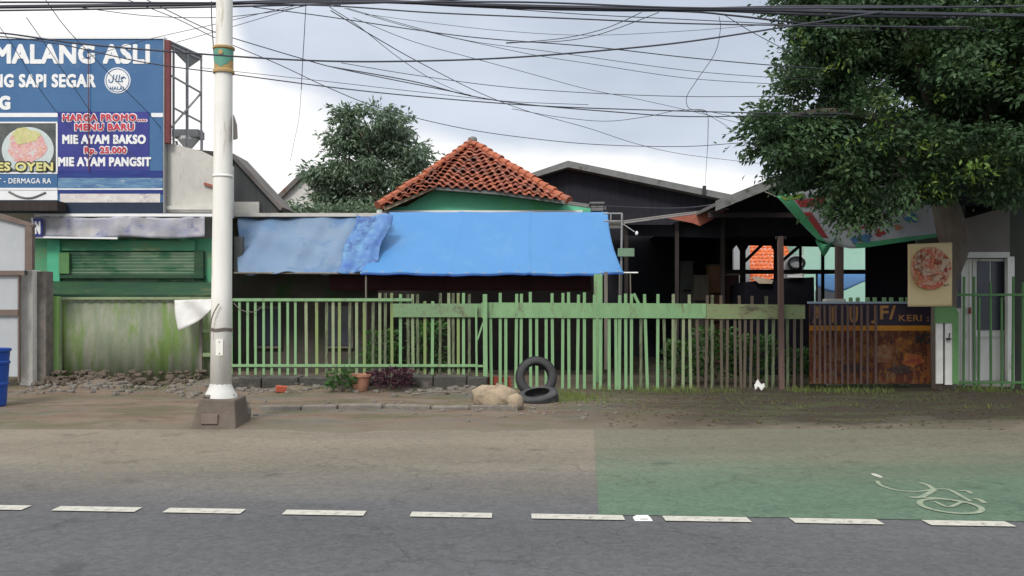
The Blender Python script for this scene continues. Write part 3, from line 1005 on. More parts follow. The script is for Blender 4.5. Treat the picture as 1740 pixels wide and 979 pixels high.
# swoosh on the white strip
MB().tube(catmull([W(15, 326, BD - .016), W(35, 335, BD - .016), W(55, 336, BD - .016), (W(78, 327, BD - .016))], 6), .02, 6).build('swoosh', 'fascia_grey', bb)
text('MALANG ASLI', -10, 255, 75, 109, BD, 'paper_white', bb, bold=.055, off=.001)
text('NG SAPI SEGAR', -12, 163, 126, 149, BD, 'paper_white', bb, bold=.05, off=.001)
text('G', -2, 18, 163, 187, BD, 'paper_white', bb, bold=.07, off=.001)
text('HARGA PROMO....', 107, 249, 194, 206, BD - .012, 'red_print', bb, bold=.045, outline=True, ob_m='paper_white')
text('MENU BARU', 128, 228, 210, 222, BD - .012, 'red_print', bb, bold=.045, outline=True, ob_m='paper_white')
text('MIE AYAM BAKSO', 106, 248, 229, 245, BD - .012, 'paper_white', bb, bold=.06)
text('Rp. 25.000', 144, 215, 250, 264, BD - .012, 'red_print', bb, bold=.035, outline=True, ob_m='paper_white')
text('MIE AYAM PANGSIT', 99, 257, 267, 283, BD - .012, 'paper_white', bb, bold=.06)
text('ES OYEN', -4, 91, 276, 291, BD - .026, 'yellow_print', bb, bold=.06, outline=True, ob_m='ink')
text('T - DERMAGA RA', -4, 87, 303, 312, BD - .013, 'paper_white', bb, bold=.02)
# halal badge
hc = W(200, 137, BD)
hb = MB(); disc(hb, hc, .25, .25, BD - .008, t=.007); hb = hb.build('halal_badge', 'paper_white', bb)


def hring(r, w, y, m, nm):
    q = MB()
    n = 48
    for k in range(n):
        a, b = 2 * math.pi * k / n, 2 * math.pi * (k + 1) / n
        q.slab([(hc.x + rr * math.cos(t), y, hc.z + rr * math.sin(t)) for rr, t in ((r, a), (r + w, a), (r + w, b), (r, b))], (0, .003, 0))
    q.build(nm, m, hb)


hring(.215, .014, BD - .012, 'sign_blue', 'ring')
st_ = MB()


def hs(pts, r=.012):
    st_.tube(catmull([(hc.x + a, BD - .01, hc.z + b) for a, b in pts], 5), r, 5)


hs([(.16, .035), (.12, .07), (.06, .045)], .009); hs([(.13, .06), (.075, .02), (.1, -.02), (.03, -.02), (-.03, -.02)], .009)
hs([(.025, -.02), (.03, .04), (.045, .11)], .01); hs([(-.03, -.02), (-.025, .04), (-.005, .11)], .01)
hs([(-.07, .11), (-.085, .03), (-.09, -.01), (-.125, -.04), (-.16, -.02), (-.165, .02)], .01)
st_.build('arabic_lettering', 'sign_blue', hb)
text('HALAL', 187, 213, 147, 153, BD - .008, 'sign_blue', hb, bold=.02)
MB().tube([W(150, 86, BD - .05), W(150.5, 292, BD - .05)], .008, 5).build('rust_rod', 'red_post', bb)
# frame behind
fr = MB()
Zt = W(0, 68, BD).z
MB().pbox(279.5, 288, 68, 243, BD, .1).build('end_post', 'red_post', bb)


def fp(px, py):  # a point on the side frame, whose depth runs back from the panel
    t = (px - 283) / (343 - 283)
    return W(px, py, BD + t * 1.1)


for px, a, b, r in [(295, 76, 246, .035), (318, 86, 252, .045), (342, 94, 262, .032)]:
    MB().bar(fp(px, a), fp(px, b), r).build('upright', 'steel', bb)
for a, b in [((288, 127), (342, 158)), ((288, 220), (342, 158)), ((296, 184), (342, 208)), ((288, 70), (343, 95)), ((288, 76), (343, 102))]:
    MB().bar(fp(*a), fp(*b), .03).build('brace', 'steel', bb)
MB().slab([fp(288, 69), fp(343, 94), fp(343, 100), fp(320, 116), fp(318, 108), fp(290, 80)], (-.03, 0, 0)).build('gusset_sheet', 'fascia_grey', bb)
tk = thing('rooftop_tank', 'small grey roofed water tank behind the billboard frame', 'water tank', W(320, 262, 19))
MB().lathe(W(320, 262, 19), [(.02, 0), (.06, .1), (.22, .3), (.22, .36), (.0, .4)], 20).build('tank_body', 'white', tk)
MB().obox(W(320, 229, 19), (.56, .4, .16)).build('tank_lid', 'fascia_grey', tk)
MB().bar(W(343, 262, 19), W(343, 222, 19), .04).bar(W(300, 262, 19), W(300, 240, 19), .04).build('stand', 'steel', tk)

# concrete building under it
cbld = thing('concrete_building', 'stained grey rendered building carrying the billboard frame', 'building', (W(320, 0, 18.3).x, 18.3, 0))
MB().poly([(-280, 362), (366, 362), (366, 700), (-280, 700)], 18.35, .25).build('lower_wall', 'concrete', cbld)
MB().poly([(-280, 243), (286, 243), (343, 257), (366, 268), (366, 361), (-280, 361)], 17.16, 1.15).build('wall', 'concrete', cbld)
MB().poly([(278, 350), (366, 350), (366, 356), (278, 356)], 17.1, .058).build('string_course', 'concrete', cbld)
MB().bar(W(347, 312, 17.13), W(366, 318, 17.13), .05).build('rusty_bar', 'rust', cbld)

# the dark gable shed behind the pole
gs = thing('gable_shed', 'dark sheet clad shed with sloping roof edge behind the pole', 'shed', (W(410, 0, 19.6).x, 19.6, 0))
MB().poly([(330, 262), (393, 266), (474, 354), (474, 660), (330, 660)], 19.6, .9).build('wall', 'dark_wall', gs)
MB().slab([W(330, 254, 19.45), W(395, 260, 19.45), W(480, 352, 19.45), W(476, 358, 19.45), W(393, 267, 19.45), W(330, 262, 19.45)], (0, 1.1, 0)).build('roof', 'roof_sheet', gs)
MB().pbox(398, 440, 343, 362, 19.5, .09).build('beige_ledge', 'concrete', gs)

# ------------------------------------------------------------------ shop at left
sf = thing('green_shop', 'green shop front with dark green lower sheet and faded sign band', 'shop', (W(210, 0, 17.2).x, 17.2, 0))
MB().pbox(58, 362, 405, 505, 17.3, .2).build('wall', 'shop_green', sf)
MB().pbox(58, 362, 505.3, 655, 17.35, .15).build('lower_wall', 'annex_wall', sf)
MB().pbox(80, 101, 408, 478, 17.15, .14).build('post', 'bright_green', sf)
sh = MB()
for k in range(9):
    y = 429 + k * 5.6
    sh.obox(W(221, y + 2.5, 17.22), (2.6, .03, .05), (.5, 0, 0))
sh.build('shutter', 'shutter', sf)
MB().pbox(101, 330, 409, 426, 17.2, .09).build('shutter_box', 'shop_green', sf)
MB().pbox(101, 345, 467, 473, 17.12, .16).build('sill', 'dark_green', sf)
MB().pbox(330, 345, 426, 500, 17.18, .11).build('post', 'dark_green', sf)
MB().slab([W(82, 478, 17.15), W(362, 480, 17.15), W(362, 508, 16.3), W(84, 506, 16.3)], (0, 0, -.03)).build('lower_canopy', 'dark_green', sf)
MB().slab([W(84, 500, 16.28), W(362, 501, 16.28), W(362, 509, 16.28), W(84, 508, 16.28)], (0, .03, 0)).build('canopy_valance', 'dark_green', sf)
MB().pbox(100, 117, 429, 465, 17.13, .05).build('green_patch_panel', 'green_gloss', sf)
bn = MB()
a, b = W(56, 369, 16.95), W(348, 404, 16.95)
bn.grid(lambda u, v: (a.x + (b.x - a.x) * u, 16.95 + .03 * math.sin(u * 22) * math.sin(v * 3) + .02 * math.sin(u * 61), b.z + (a.z - b.z) * v + .02 * math.sin(u * 14)), 80, 8)
sb = bn.build('sign_band', 'banner_cloth', sf, smooth=True, solid=.01)
MB().pbox(57, 72, 372, 402, 16.86, .02).build('name_patch', 'sign_purple', sf)
text('N', 59, 69, 376, 398, 16.855, 'paper_white', sf, bold=.05)
MB().bar(W(56, 403, 16.9), W(200, 405, 16.9), .035).bar(W(55, 370, 16.9), W(60, 404, 16.9), .035).build('band_edging', 'paper_white', sb)
MB().pbox(58, 362, 363, 368, 16.95, .3).build('gutter', 'paper_white', sf)
MB().pbox(-280, 97, 341, 358, 16.6, .36).build('eave_beam', 'timber', sf)

# stained sheet fence
bf = thing('sheet_fence', 'stained pale green corrugated sheet fence left of the pole', 'fence', (W(210, 0, 15.7).x, 15.7, .1))
a, b = W(98, 508, 15.75), W(366, 648, 15.75)
MB().grid(lambda u, v: (a.x + (b.x - a.x) * u, 15.75 + .022 * math.sin(u * 95) * .35, b.z - .05 + (a.z - b.z + .05) * v), 320, 1).build('sheet', 'panel_mottled', bf, smooth=True, solid=.004)
MB().pbox(82, 98, 504, 640, 15.6, .12).build('post', 'yellowgreen', bf, bevel=.01)
MB().pbox(98, 103, 506, 638, 15.66, .06).build('post', 'green_pale', bf)
MB().pbox(84, 366, 505, 509, 15.68, .05).build('top_rail', 'green_pale', bf)
MB().pbox(338, 343, 510, 650, 15.6, .06).build('post', 'grey_wood', bf)
MB().pbox(343, 362, 600, 606, 15.62, .05).pbox(343, 362, 560, 565, 15.62, .05).build('cross_rail', 'green_pale', bf)
# low stained masonry
lw = MB()
for k in range(150):
    px = R.uniform(84, 345); lv_ = R.random() ** 1.6
    rock(lw, (W(px, 0, 15.45).x, 15.5 - .35 * (1 - lv_) + R.uniform(-.06, .06), .16 + .2 * lv_), (R.uniform(.02, .085), .06, R.uniform(.015, .05)), 900 + k)
tag(lw.build('rubble_bank', mat('brown_rubble', (.14, .11, .085), (.07, .06, .05), 6, .95, .6, 30)), 'low bank of dark rubble along the foot of the sheet fence', 'rubble', kind='stuff')
# white cloth
cl = MB()
c0, c1, c2 = W(368, 508, 15.3), W(296, 510, 15.45), W(304, 560, 15.4)


def clothf(u, v):
    top = c0.lerp(c1, u)
    bot = W(366 - 62 * u, 513 + 50 * u ** .55, 15.3)
    p = top.lerp(bot, v)
    p.y += .03 * math.sin(u * 9 + v * 4) - .05 * v
    return p


cl.grid(clothf, 24, 10)
tag(cl.build('white_cloth', 'white', smooth=True, solid=.004), 'white cloth hung over the sheet fence left of the pole', 'cloth')

# ------------------------------------------------------------------ left edge: pillar, gate, drum
pl = thing('gate_pillar', 'weathered pale concrete gate pillar beside the white panelled gate', 'pillar', (W(52, 0, 15.2).x, 15.2, 0))
MB().pbox(33, 55, 459, 668, 15.15, .3).build('shaft', mat('pale_concrete', (.66, .64, .6), (.5, .48, .44), 5, .95, .5, 30, c3=(.2, .15, .11), s3=3, t3=.63, stretch=(1.5, 1, .7)), pl, bevel=.012)  # front face paler; the side face gets a darker material
MB().pbox(55.3, 78, 461, 668, 15.3, .25).build('return_wall', 'rock', pl, bevel=.01)
gt = thing('panel_gate', 'tall gate of grey white panels in a brown metal frame', 'gate', (W(10, 0, 14.9).x, 14.9, 0))
for y0, y1 in ((374, 460), (468, 526), (536, 640)):
    MB().poly([(-160, y0 - 50 if y0 < 380 else y0), (0, y0 - 6 if y0 < 380 else y0), (42 if y0 < 380 else 30, y0 + 4 if y0 < 380 else y0), (42 if y0 < 380 else 30, y1), (-160, y1)], 14.92, .03).build('panel', 'grey_panel', gt)
MB().poly([(-160, 330), (0, 363), (56, 381), (56, 386), (0, 372), (-160, 339)], 14.86, .1).pbox(42, 54.5, 384, 458, 14.86, .09).build('frame', 'brown_metal', gt)
MB().pbox(-160, 41.5, 460.3, 467.7, 14.86, .1).pbox(-160, 30, 526.3, 535.7, 14.86, .1).build('frame_rail', 'brown_metal', gt)
MB().pbox(30.3, 32.6, 467.9, 650, 14.88, .05).build('gate_stile', 'brown_metal', gt)
dr = on_ground(-20, 12.9)
drum = thing('plastic_drum', 'blue plastic drum cut off by the left picture edge', 'drum', dr)
MB().lathe(dr, [(.0, 0), (.22, 0), (.235, .03), (.25, .3), (.262, .31), (.262, .34), (.255, .36), (.272, .62), (.285, .63), (.285, .66), (.27, .67), (.28, .8), (.295, .82), (.295, .85), (.27, .85), (.255, .6), (0, .58)], 36).build('drum_body', 'blue_plastic', drum, smooth=False)
MB().lathe(dr, [(.283, .806), (.3, .81), (.3, .845), (.28, .85)], 36).build('rim', 'blue_plastic', drum)

# ------------------------------------------------------------------ fences
FD = 15.5


def picket_proto(name, w, m, d=.02, h=1.0):
    me = MB().box(-w / 2, w / 2, -d / 2, d / 2, 0, h)
    mesh = bpy.data.meshes.new(name)
    mesh.from_pydata(me.v, [], me.f)
    mesh.materials.append(M[m])
    return mesh


M['green_grimy'] = mat('grimy_fence_paint', (.17, .22, .12), (.1, .11, .07), 4, .75, .3, 50, c3=(.05, .045, .035), s3=4, t3=.52, stretch=(3, 3, .5))
M['brown_grimy_shade'] = mat('grimy_shaded_slat', (.14, .11, .08), (.07, .06, .05), 4, .8, .3, 50, c3=(.2, .22, .13), s3=3, t3=.6, stretch=(3, 3, .5))  # grime, plus dim light at the right end put into the brown
M['dull_lime'] = mat('dull_lime', (.2, .29, .09), (.24, .28, .14), 4, .7, c3=(.1, .1, .06), s3=4, t3=.58, stretch=(2, 2, .6))
mat_y = 'dull_lime'
pk = {'k': picket_proto('picket', .05, 'green_grimy'), 'b': picket_proto('picket', .046, 'brown_grimy_shade'), 'g': picket_proto('picket', .052, 'green_paint'), 'p': picket_proto('picket', .05, 'green_pale'), 'w': picket_proto('picket', .1, 'green_paint'),
      'd': picket_proto('picket', .036, 'brown_post'), 'y': picket_proto('picket', .05, mat_y), 'n': picket_proto('picket', .042, 'green_paint')}


def picket(px_t, py_t, px_b, py_b, kind, parent, D=FD, name='picket'):
    a, b = W(px_b, py_b, D), W(px_t, py_t, D)
    o = bpy.data.objects.new(name, pk[kind])
    COL.objects.link(o)
    o.parent = parent
    o.location = a - Vector(parent['_w'])
    d = b - a
    o.rotation_euler = (0, math.atan2(d.x, d.z), 0)
    o.scale = (1, 1, d.length)
    return o


lf = thing('picket_fence', 'left light green metal fence of thin bars on a rubble bank', 'fence', (W(600, 0, FD).x, FD, .2), 'light green fences along the verge')
for i, px in enumerate([393, 407, 421, 434, 448, 461.5, 475, 489, 502]):
    picket(px, 511, px + R.uniform(-.5, .5), 637, 'n', lf)
for i, px in enumerate([520, 538, 555, 566, 577, 594.5, 606, 619, 634]):
    picket(px, 512, px + R.uniform(-1, 1), 636 + R.uniform(-3, 6), 'pyk'[i % 3], lf)
for i, px in enumerate([645, 655, 666, 680, 693, 701, 710, 722, 735, 748, 762, 770, 778, 787, 797]):
    up = R.choice([498, 498, 500, 512])
    picket(px + R.uniform(-.8, .8), up, px + R.uniform(-1.5, 1.5), 640 + R.uniform(-6, 10), 'pkygk'[i % 5], lf, FD + .02)
MB().pbox(388, 700, 507, 512, FD - .035, .025).build('top_rail', 'green_paint', lf)
MB().pbox(388, 812, 619, 623.5, FD - .035, .025).build('bottom_rail', 'green_paint', lf)
MB().pbox(668, 818, 516, 539, FD - .03, .025).build('top_board', mat('dull_top_board', (.16, .28, .14), (.2, .3, .17), 3, .7, .2, 40, c3=(.13, .15, .09), s3=3, t3=.6), lf)
MB().tube(catmull([W(397, 515, FD - .06), W(410, 527, FD - .06), W(432, 530, FD - .06), W(447, 520, FD - .06)], 5), .007, 5).build('wire', 'grey_wood', lf)

gp = thing('gate_post', 'narrow green braced steel gate post between the two fences', 'gate post', (W(820, 0, FD - .1).x, FD - .1, .04))
MB().bar(W(824, 500, FD - .12), W(825, 657, FD - .12), .075, .05).build('post', 'green_paint', gp)
MB().bar(W(809, 518, FD - .1), W(810, 642, FD - .1), .035).build('stile', 'green_paint', gp)
MB().bar(W(811, 578, FD - .1), W(821, 548, FD - .1), .03).bar(W(811, 622, FD - .1), W(821, 622, FD - .1), .035).build('brace', 'green_paint', gp)

rf = thing('picket_fence', 'right light green picket fence with a broad top board', 'fence', (W(1090, 0, FD).x, FD, .02), 'light green fences along the verge')
tops = [(850, 0), (877, -1), (886, 0), (902, 1), (939, 1), (956, -.6), (966, 0), (982.5, -.5), (993, 0), (1010, 0), (1052, -1), (1063, 0), (1073, 0), (1098, 3), (1117, -1), (1143, -1), (1173, 2), (1200, -2), (1211, 1), (1226, 1), (1258, 2), (1276, -2), (1303, 1)]
for px, ln in tops:
    bt = 664 + R.uniform(-3, 4) + (8 if px > 1110 else 0) * R.random()
    picket(px - ln, 497 + R.uniform(-1.5, 3) + (px - 850) * .01, px + R.uniform(-1.5, 1) + ln * .5, bt, 'g' if px < 1120 else R.choice('gpk' if px < 1185 else 'kbb'), rf)  # darker kinds to the right: dim light there put into picket colour
for px, ln in [(834, -2), (859.5, 0), (912, -.5), (928, 0), (1020, 0), (1035, 0), (1046.6, -1), (1089, 0), (1129, -4), (1147, 3), (1161, 1), (1185, -3), (1236, 1), (1249, -1), (1266, 2), (1288, 0), (1314, 1), (1338, -1), (1350, 1), (1362, 0)]:
    picket(px + ln * .3, 530, px - ln * .5, 663 + R.uniform(-3, 5), 'g' if px < 1080 else R.choice('gpk' if px < 1170 else 'kbbb'), rf)  # same darkening to the right, dim light put into the colour
picket(1077, 499, 1087, 520, 'g', rf, name='loose_picket')
for px in (1384, 1393, 1402, 1411, 1420, 1431, 1441, 1452, 1463, 1474, 1488):
    picket(px + R.uniform(-1, 1), 519, px, 652, 'd', rf)
MB().poly([(818, 514), (1200, 516), (1200, 541), (818, 540)], FD - .035, .022).build('top_board', 'green_paint', rf)
MB().poly([(1200.6, 516.5), (1368, 518), (1368, 542), (1200.6, 542)], FD - .036, .022).build('top_board', mat('faded_top_board', (.18, .26, .12), (.24, .25, .14), 3, .7, .2, 40, c3=(.1, .09, .06), s3=3, t3=.58, stretch=(1, 1, 2)), rf)

bp_ = thing('brown_post', 'slim brown wooden post rising from behind the fence board', 'post', (W(1326, 0, 15.8).x, 15.8, .03))
MB().bar(W(1326, 402, 15.42), W(1328, 662, 15.42), .09).build('shaft', 'brown_post', bp_, bevel=.008)
MB().bar(W(1318, 404, 15.42), W(1336, 404, 15.42), .05).build('cap', 'timber', bp_)

# red board behind the pickets
tag(MB().poly([(826, 640), (868, 641), (869, 661), (860, 661), (860, 650), (844, 649), (840, 660), (828, 659)], FD + .05, .03).build('red_board', mat('red_board_paint', (.26, .045, .03), (.2, .04, .03), 6, .7)),
    'notched red painted board leaning behind the pickets left of the tyre', 'board')
tag(MB().poly([(800, 648), (818, 646), (820, 660), (797, 660)], FD - .2, .08).build('red_tile', 'brick'), 'flat broken red tile at the foot of the gate post', 'tile')

# food poster board
pb = thing('poster_board', 'dark and orange food poster board standing in the fence line', 'poster board', (W(1480, 0, 15.6).x, 15.6, .03))
MB().pbox(1376, 1586, 516, 652, 15.62, .04).build('board', 'poster_mix', pb)
MB().pbox(1376, 1586, 517, 553, 15.605, .013).build('title_band', 'poster_dark', pb)
MB().pbox(1376, 1586, 553.3, 562, 15.605, .013).build('orange_band', 'poster_orange', pb)
MB().pbox(1374, 1590, 512.5, 516, 15.59, .07).pbox(1586.3, 1590, 516, 640, 15.59, .07).build('frame', 'light_blue_trim', pb)
MB().pbox(1576, 1586, 562.5, 650, 15.603, .012).build('orange_margin', mat('poster_orange_b', (.24, .08, .03), (.17, .055, .025), 5, .6), pb)
text('A', 1381, 1396, 521, 549, 15.605, 'lettering_gold', pb)
text('I', 1413, 1417, 521, 549, 15.605, 'lettering_gold', pb)
text('U', 1443, 1458, 521, 549, 15.605, 'lettering_gold', pb)
text('JF/', 1480, 1522, 519, 550, 15.605, 'lettering_gold', pb)
text('KERI :', 1527, 1578, 535, 546, 15.605, 'lettering_gold', pb)
text('NG', 1556, 1580, 567, 584, 15.603, 'ink', pb, bold=.03, off=.003)
for (px, py, rx, rz, sd, mm_) in [(1535, 585, .16, .12, 1, 'poster_orange'), (1500, 600, .2, .16, 2, 'food_print'), (1550, 612, .18, .12, 3, 'red_print'), (1465, 598, .15, .17, 4, 'poster_orange'), (1420, 602, .16, .13, 5, 'food_print'), (1530, 628, .2, .08, 6, 'poster_dark'), (1450, 626, .22, .08, 7, 'poster_dark'), (1400, 580, .14, .08, 8, 'poster_orange')]:
    q = MB(); disc(q, W(px, py, 15.61), rx, rz, 15.612 - sd * .001, t=.004, wob=.12, seed=sd)
    q.build('dish_print', mat('dish_%d' % sd, *[{'poster_orange': ((.24, .1, .02), (.12, .035, .02)), 'food_print': ((.18, .06, .03), (.22, .13, .07)), 'red_print': ((.22, .04, .03), (.3, .12, .03)), 'poster_dark': ((.03, .02, .03), (.07, .04, .03))}[mm_][i] for i in (0, 1)], 9, .6, contrast=.08), pb)
text('menu', 1522, 1552, 630, 638, 15.6, 'pink_print', pb, bold=.0, off=.002) if False else None

# green and white cupboard-like panel at the fence end
gc = thing('door_panel', 'green and white framed panel between the poster board and the doors', 'panel', (W(1608, 0, 14.95).x, 14.95, .03))
MB().poly([(1590, 521), (1624, 522), (1629, 532), (1629, 652), (1619, 652), (1619, 549), (1590, 549)], 14.9, .05).build('frame', 'green_gloss', gc)
MB().pbox(1591, 1602.5, 549.3, 652, 14.92, .03).pbox(1606, 1618.5, 549.3, 654, 14.92, .03).build('white_slat', 'white', gc)
MB().pbox(1603, 1605.6, 549.3, 650, 14.94, .02).build('seam', 'shop_dark', gc)
MB().obox(W(1612, 576, 14.88), (.07, .04, .03)).bar(W(1612, 578, 14.88), W(1614, 566, 14.88), .015).build('latch', 'ink', gc)

# ------------------------------------------------------------------ green house with tile roof
gh = thing('tiled_house', 'small green house with a pointed hipped clay tile roof', 'house', (W(810, 0, 21).x, 21, 0))
MB().poly([(640, 357), (692, 350), (738, 323), (850, 330), (990, 352), (1024, 356), (1024, 600), (640, 600)], 20.85, .2).build('front_wall', 'green_wall', gh)
MB().poly([(640, 357.5), (990, 357.5), (990, 362), (640, 362)], 20.75, .09).build('white_band', 'paper_white', gh)
MB().slab([W(738, 317, 20.45), W(850, 325, 20.45), W(1030, 351, 20.45), W(1030, 357, 20.45), W(850, 331, 20.45), W(738, 322, 20.45)], (0, .1, 0)).build('fascia', 'fascia_grey', gh)
MB().poly([(652, 352), (738, 317), (738, 321), (654, 358)], 20.45, .1).build('verge_board', 'tan_rock', gh)
# below the awning: lower wall with the awning's shade in its colour
MB().pbox(640, 1024, 366, 655, 20.65, .18).build('lower_wall', 'house_shade', gh)
MB().box(W(640, 0, 20.9).x, W(640, 0, 20.9).x + .15, 21.1, 26, 0, 3.6).box(W(1010, 0, 20.9).x, W(1010, 0, 20.9).x + .15, 21.1, 26, 0, 3.6).build('side_wall', 'green_wall', gh)
A = W(802, 246, 23.0)
E = [(648, 353, 20.45), (738, 319, 20.45), (850, 327, 20.45), (958, 342, 20.45)]
Ew = [W(*e) for e in E]
# base sheets under the tiles
bs = MB()
for i in range(3):
    bs.slab([A, Ew[i], Ew[i + 1]], (0, .02, -.05))
back = Vector((A.x, 27.5, A.z))
LB, RB = Vector((Ew[0].x - .3, 27.5, Ew[0].z)), Vector((Ew[3].x + .3, 27.5, Ew[3].z))
bs.slab([A, back, LB, Ew[0]], (0, 0, -.05)).slab([A, Ew[3], RB, back], (0, 0, -.05))
rr_ = bs.build('roof', 'tile', gh)
tl = MB()


def tile_strip(mb, a, b0, b1, rows, w, jit=1.0, hfac=1.0):
    """pan tiles in courses between an apex point a and an eave b0-b1 (a triangle)"""
    slope0 = (a - (b0 + b1) / 2)
    for r in range(rows):
        t = (r + .5) / rows
        l, q = b0.lerp(a, t), b1.lerp(a, t)
        L = (q - l).length
        n = max(1, int(L / w))
        along = (q - l).normalized()
        up = (a - (l + q) / 2); up = (up - along * up.dot(along)).normalized()
        nrm = along.cross(up).normalized()
        if nrm.z < 0: nrm = -nrm
        rowh = slope0.length / rows
        for k in range(n):
            c = l + along * ((k + .5) * L / n + R.uniform(-.01, .01) * jit)
            c += up * R.uniform(-.015, .015) * jit + nrm * (.02 + R.uniform(-.006, .012) * jit)
            th = R.gauss(0, .045) * jit
            al = (along * math.cos(th) + up * math.sin(th))
            u2 = (up * math.cos(th) - along * math.sin(th))
            tw = L / n * 1.02
            nseg = 4
            vs = []
            for j in (0, 1):
                for i in range(nseg + 1):
                    s_ = i / nseg
                    hgt = .045 * math.sin((s_ - .12) * 2 * math.pi) * hfac
                    base_ = c + al * (s_ - .5) * tw + u2 * (j - .5) * rowh * 1.3 + nrm * (hgt + (.055 if j == 0 else 0))
                    vs.append(base_)
            top = [v - nrm * .018 for v in vs[:nseg + 1]]
            m0 = len(vs)
            vs += top
            fs = [(i, i + 1, nseg + 2 + i, nseg + 1 + i) for i in range(nseg)] + [(m0 + i, m0 + i + 1, i + 1, i) for i in range(nseg)]
            mb.add(vs, fs)


for i in range(3):
    tile_strip(tl, A, Ew[i], Ew[i + 1], 15, .2)
tl.build('tiles', 'tile', gh)
rd = MB()
for (p, q) in ((Ew[0] + Vector((-.08, 0, -.03)), A), (Ew[3] + Vector((.12, 0, -.06)), A)):
    n = 15
    for k in range(n):
        a0, a1 = p.lerp(q, k / n), p.lerp(q, (k + 1.12) / n)
        off = Vector((R.uniform(-.015, .015), 0, .05 + R.uniform(-.01, .02)))
        rd.tube([a0 + off + Vector((0, 0, .02)), a1 + off], [.105, .082], 9)
rd.build('hip_tile', 'tile_ridge', gh)
MB().tube([A + Vector((0, -.1, .05)), A + Vector((0, .3, .09)), back + Vector((0, 0, .09))], .1, 9).build('ridge', 'tile_ridge', gh)
fi = MB(); rock(fi, A + Vector((0, -.03, .1)), (.11, .11, .09), 41); fi.build('finial', 'fascia_grey', gh)
MB().poly([(915, 325), (930, 314), (927, 324), (933, 331), (920, 334)], 20.9, .04).build('broken_tile', 'tile', gh)
MB().pbox(1010, 1024, 466, 663, 16.9, .14).build('column', 'green_paint', gh, bevel=.01)
MB().bar(W(1029.5, 462, 16.8), W(1029.5, 628, 16.8), .06).build('wood_prop', 'grey_wood', gh)
# vent box on the right end of the fascia
vb = thing('vent_box', 'small grey louvred box at the right end of the house eave', 'vent box', W(1014, 360, 20.2))
MB().pbox(1003, 1027, 343, 346, 20.1, .4).build('hood', 'fascia_grey', vb)
for k in range(4):
    MB().pbox(1005, 1025, 347 + k * 3, 348.8 + k * 3, 20.15, .3).build('louvre', 'steel', vb)
MB().pbox(1006, 1024, 346.3, 359, 20.25, .2).build('casing', 'dark_wall', vb)

# annex behind the left fence
an = thing('annex_building', 'low dark annex behind the left fence under the old tarp', 'building', (W(520, 0, 18.8).x, 18.8, 0))
MB().pbox(370, 640, 372, 655, 18.9, .2).build('wall', 'annex_wall', an)
MB().pbox(370, 655, 362, 368, 18.5, .5).build('parapet', 'concrete', an)
MB().pbox(398, 412, 402, 462, 17.8, .12).build('post', 'dark_wall', an)
for px0, px1 in ((430, 478), (552, 600)):
    w_ = MB().pbox(px0, px1, 520, 592, 18.82, .09).build('window', 'grey_wood', an)
    MB().pbox(px0 + 4, px1 - 4, 525, 587, 18.8, .03).build('pane', 'glass', w_)

# ------------------------------------------------------------------ tarps
ta = thing('blue_tarp_awning', 'bright blue tarpaulin awning sloping down from the tiled house', 'awning', (W(840, 0, 17.2).x, 17.2, 2.1))


def tarp_fn(u, v):   # v 0 top .. 1 bottom
    xl = 662 - 50 * v + 3 * math.sin(v * 3)
    xr = 1033 + 27 * (v ** 1.7)
    px = xl + (xr - xl) * u
    py = 361 + 103.5 * v + 1.2 * math.sin(u * 3.1) * v
    D = 19.6 - 2.5 * v
    p = W(px, py, D)
    sag = .04 * math.sin(math.pi * v) * (1 + .4 * math.sin(u * 9)) + .003 * math.sin(u * 31 + v * 5)
    sag += .012 * math.sin(u * 14 + 3 * v) * v + .006 * math.sin(u * 47 - v * 9) * v * v + .01 * math.sin((u - v * .3) * 22) * (1 - v) * v
    crease = .02 * math.exp(-((u - .64) / .008) ** 2) + .014 * math.exp(-((u - .33) / .01) ** 2)
    p.z -= sag - crease
    return p


MB().grid(lambda u, v: tarp_fn(u, v), 140, 40).build('sheet', 'tarp', ta, smooth=True, solid=.006)
MB().grid(lambda u, v: tarp_fn(u, 1) + Vector((0, .01 * math.sin(u * 40), -.035 * v - .004)), 140, 2).build('hem', mat('tarp_hem', (.02, .09, .36), rough=.5), ta, smooth=True, solid=.006)
MB().tube([W(612, 463.5, 17.25), W(1084, 463.5, 17.25)], .014, 8).build('hem_pole', 'paper_white', ta)
for k in range(16):
    e_ = tarp_fn(.02 + k * .064, .985)
    MB().lathe(e_ + Vector((0, -.012, 0)), [(.016, 0), (.03, .003), (.016, .006)], 12, Matrix.Rotation(math.radians(60), 4, 'X')).build('eyelet', 'steel', ta)
MB().tube([W(1053, 466, 17.1), W(1051, 655, 17.1)], .016, 6).build('prop', 'grey_wood', ta)
MB().tube([W(1071, 466, 17.1), W(1074, 655, 17.1)], .012, 6).build('prop', 'grey_wood', ta)
MB().tube([W(622, 466, 17.15), W(622, 655, 17.15)], .018, 6).build('prop', 'grey_wood', ta)
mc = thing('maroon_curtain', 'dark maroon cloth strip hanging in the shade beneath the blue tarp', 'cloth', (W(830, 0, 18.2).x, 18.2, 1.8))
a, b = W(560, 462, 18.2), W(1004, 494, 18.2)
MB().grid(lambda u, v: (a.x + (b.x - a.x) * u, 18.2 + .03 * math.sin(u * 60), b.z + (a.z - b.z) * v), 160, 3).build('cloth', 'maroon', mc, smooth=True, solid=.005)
ot = thing('old_tarp', 'faded grey blue tarpaulin hung left of the bright blue awning', 'tarp', (W(520, 0, 17.8).x, 17.8, 2.1))


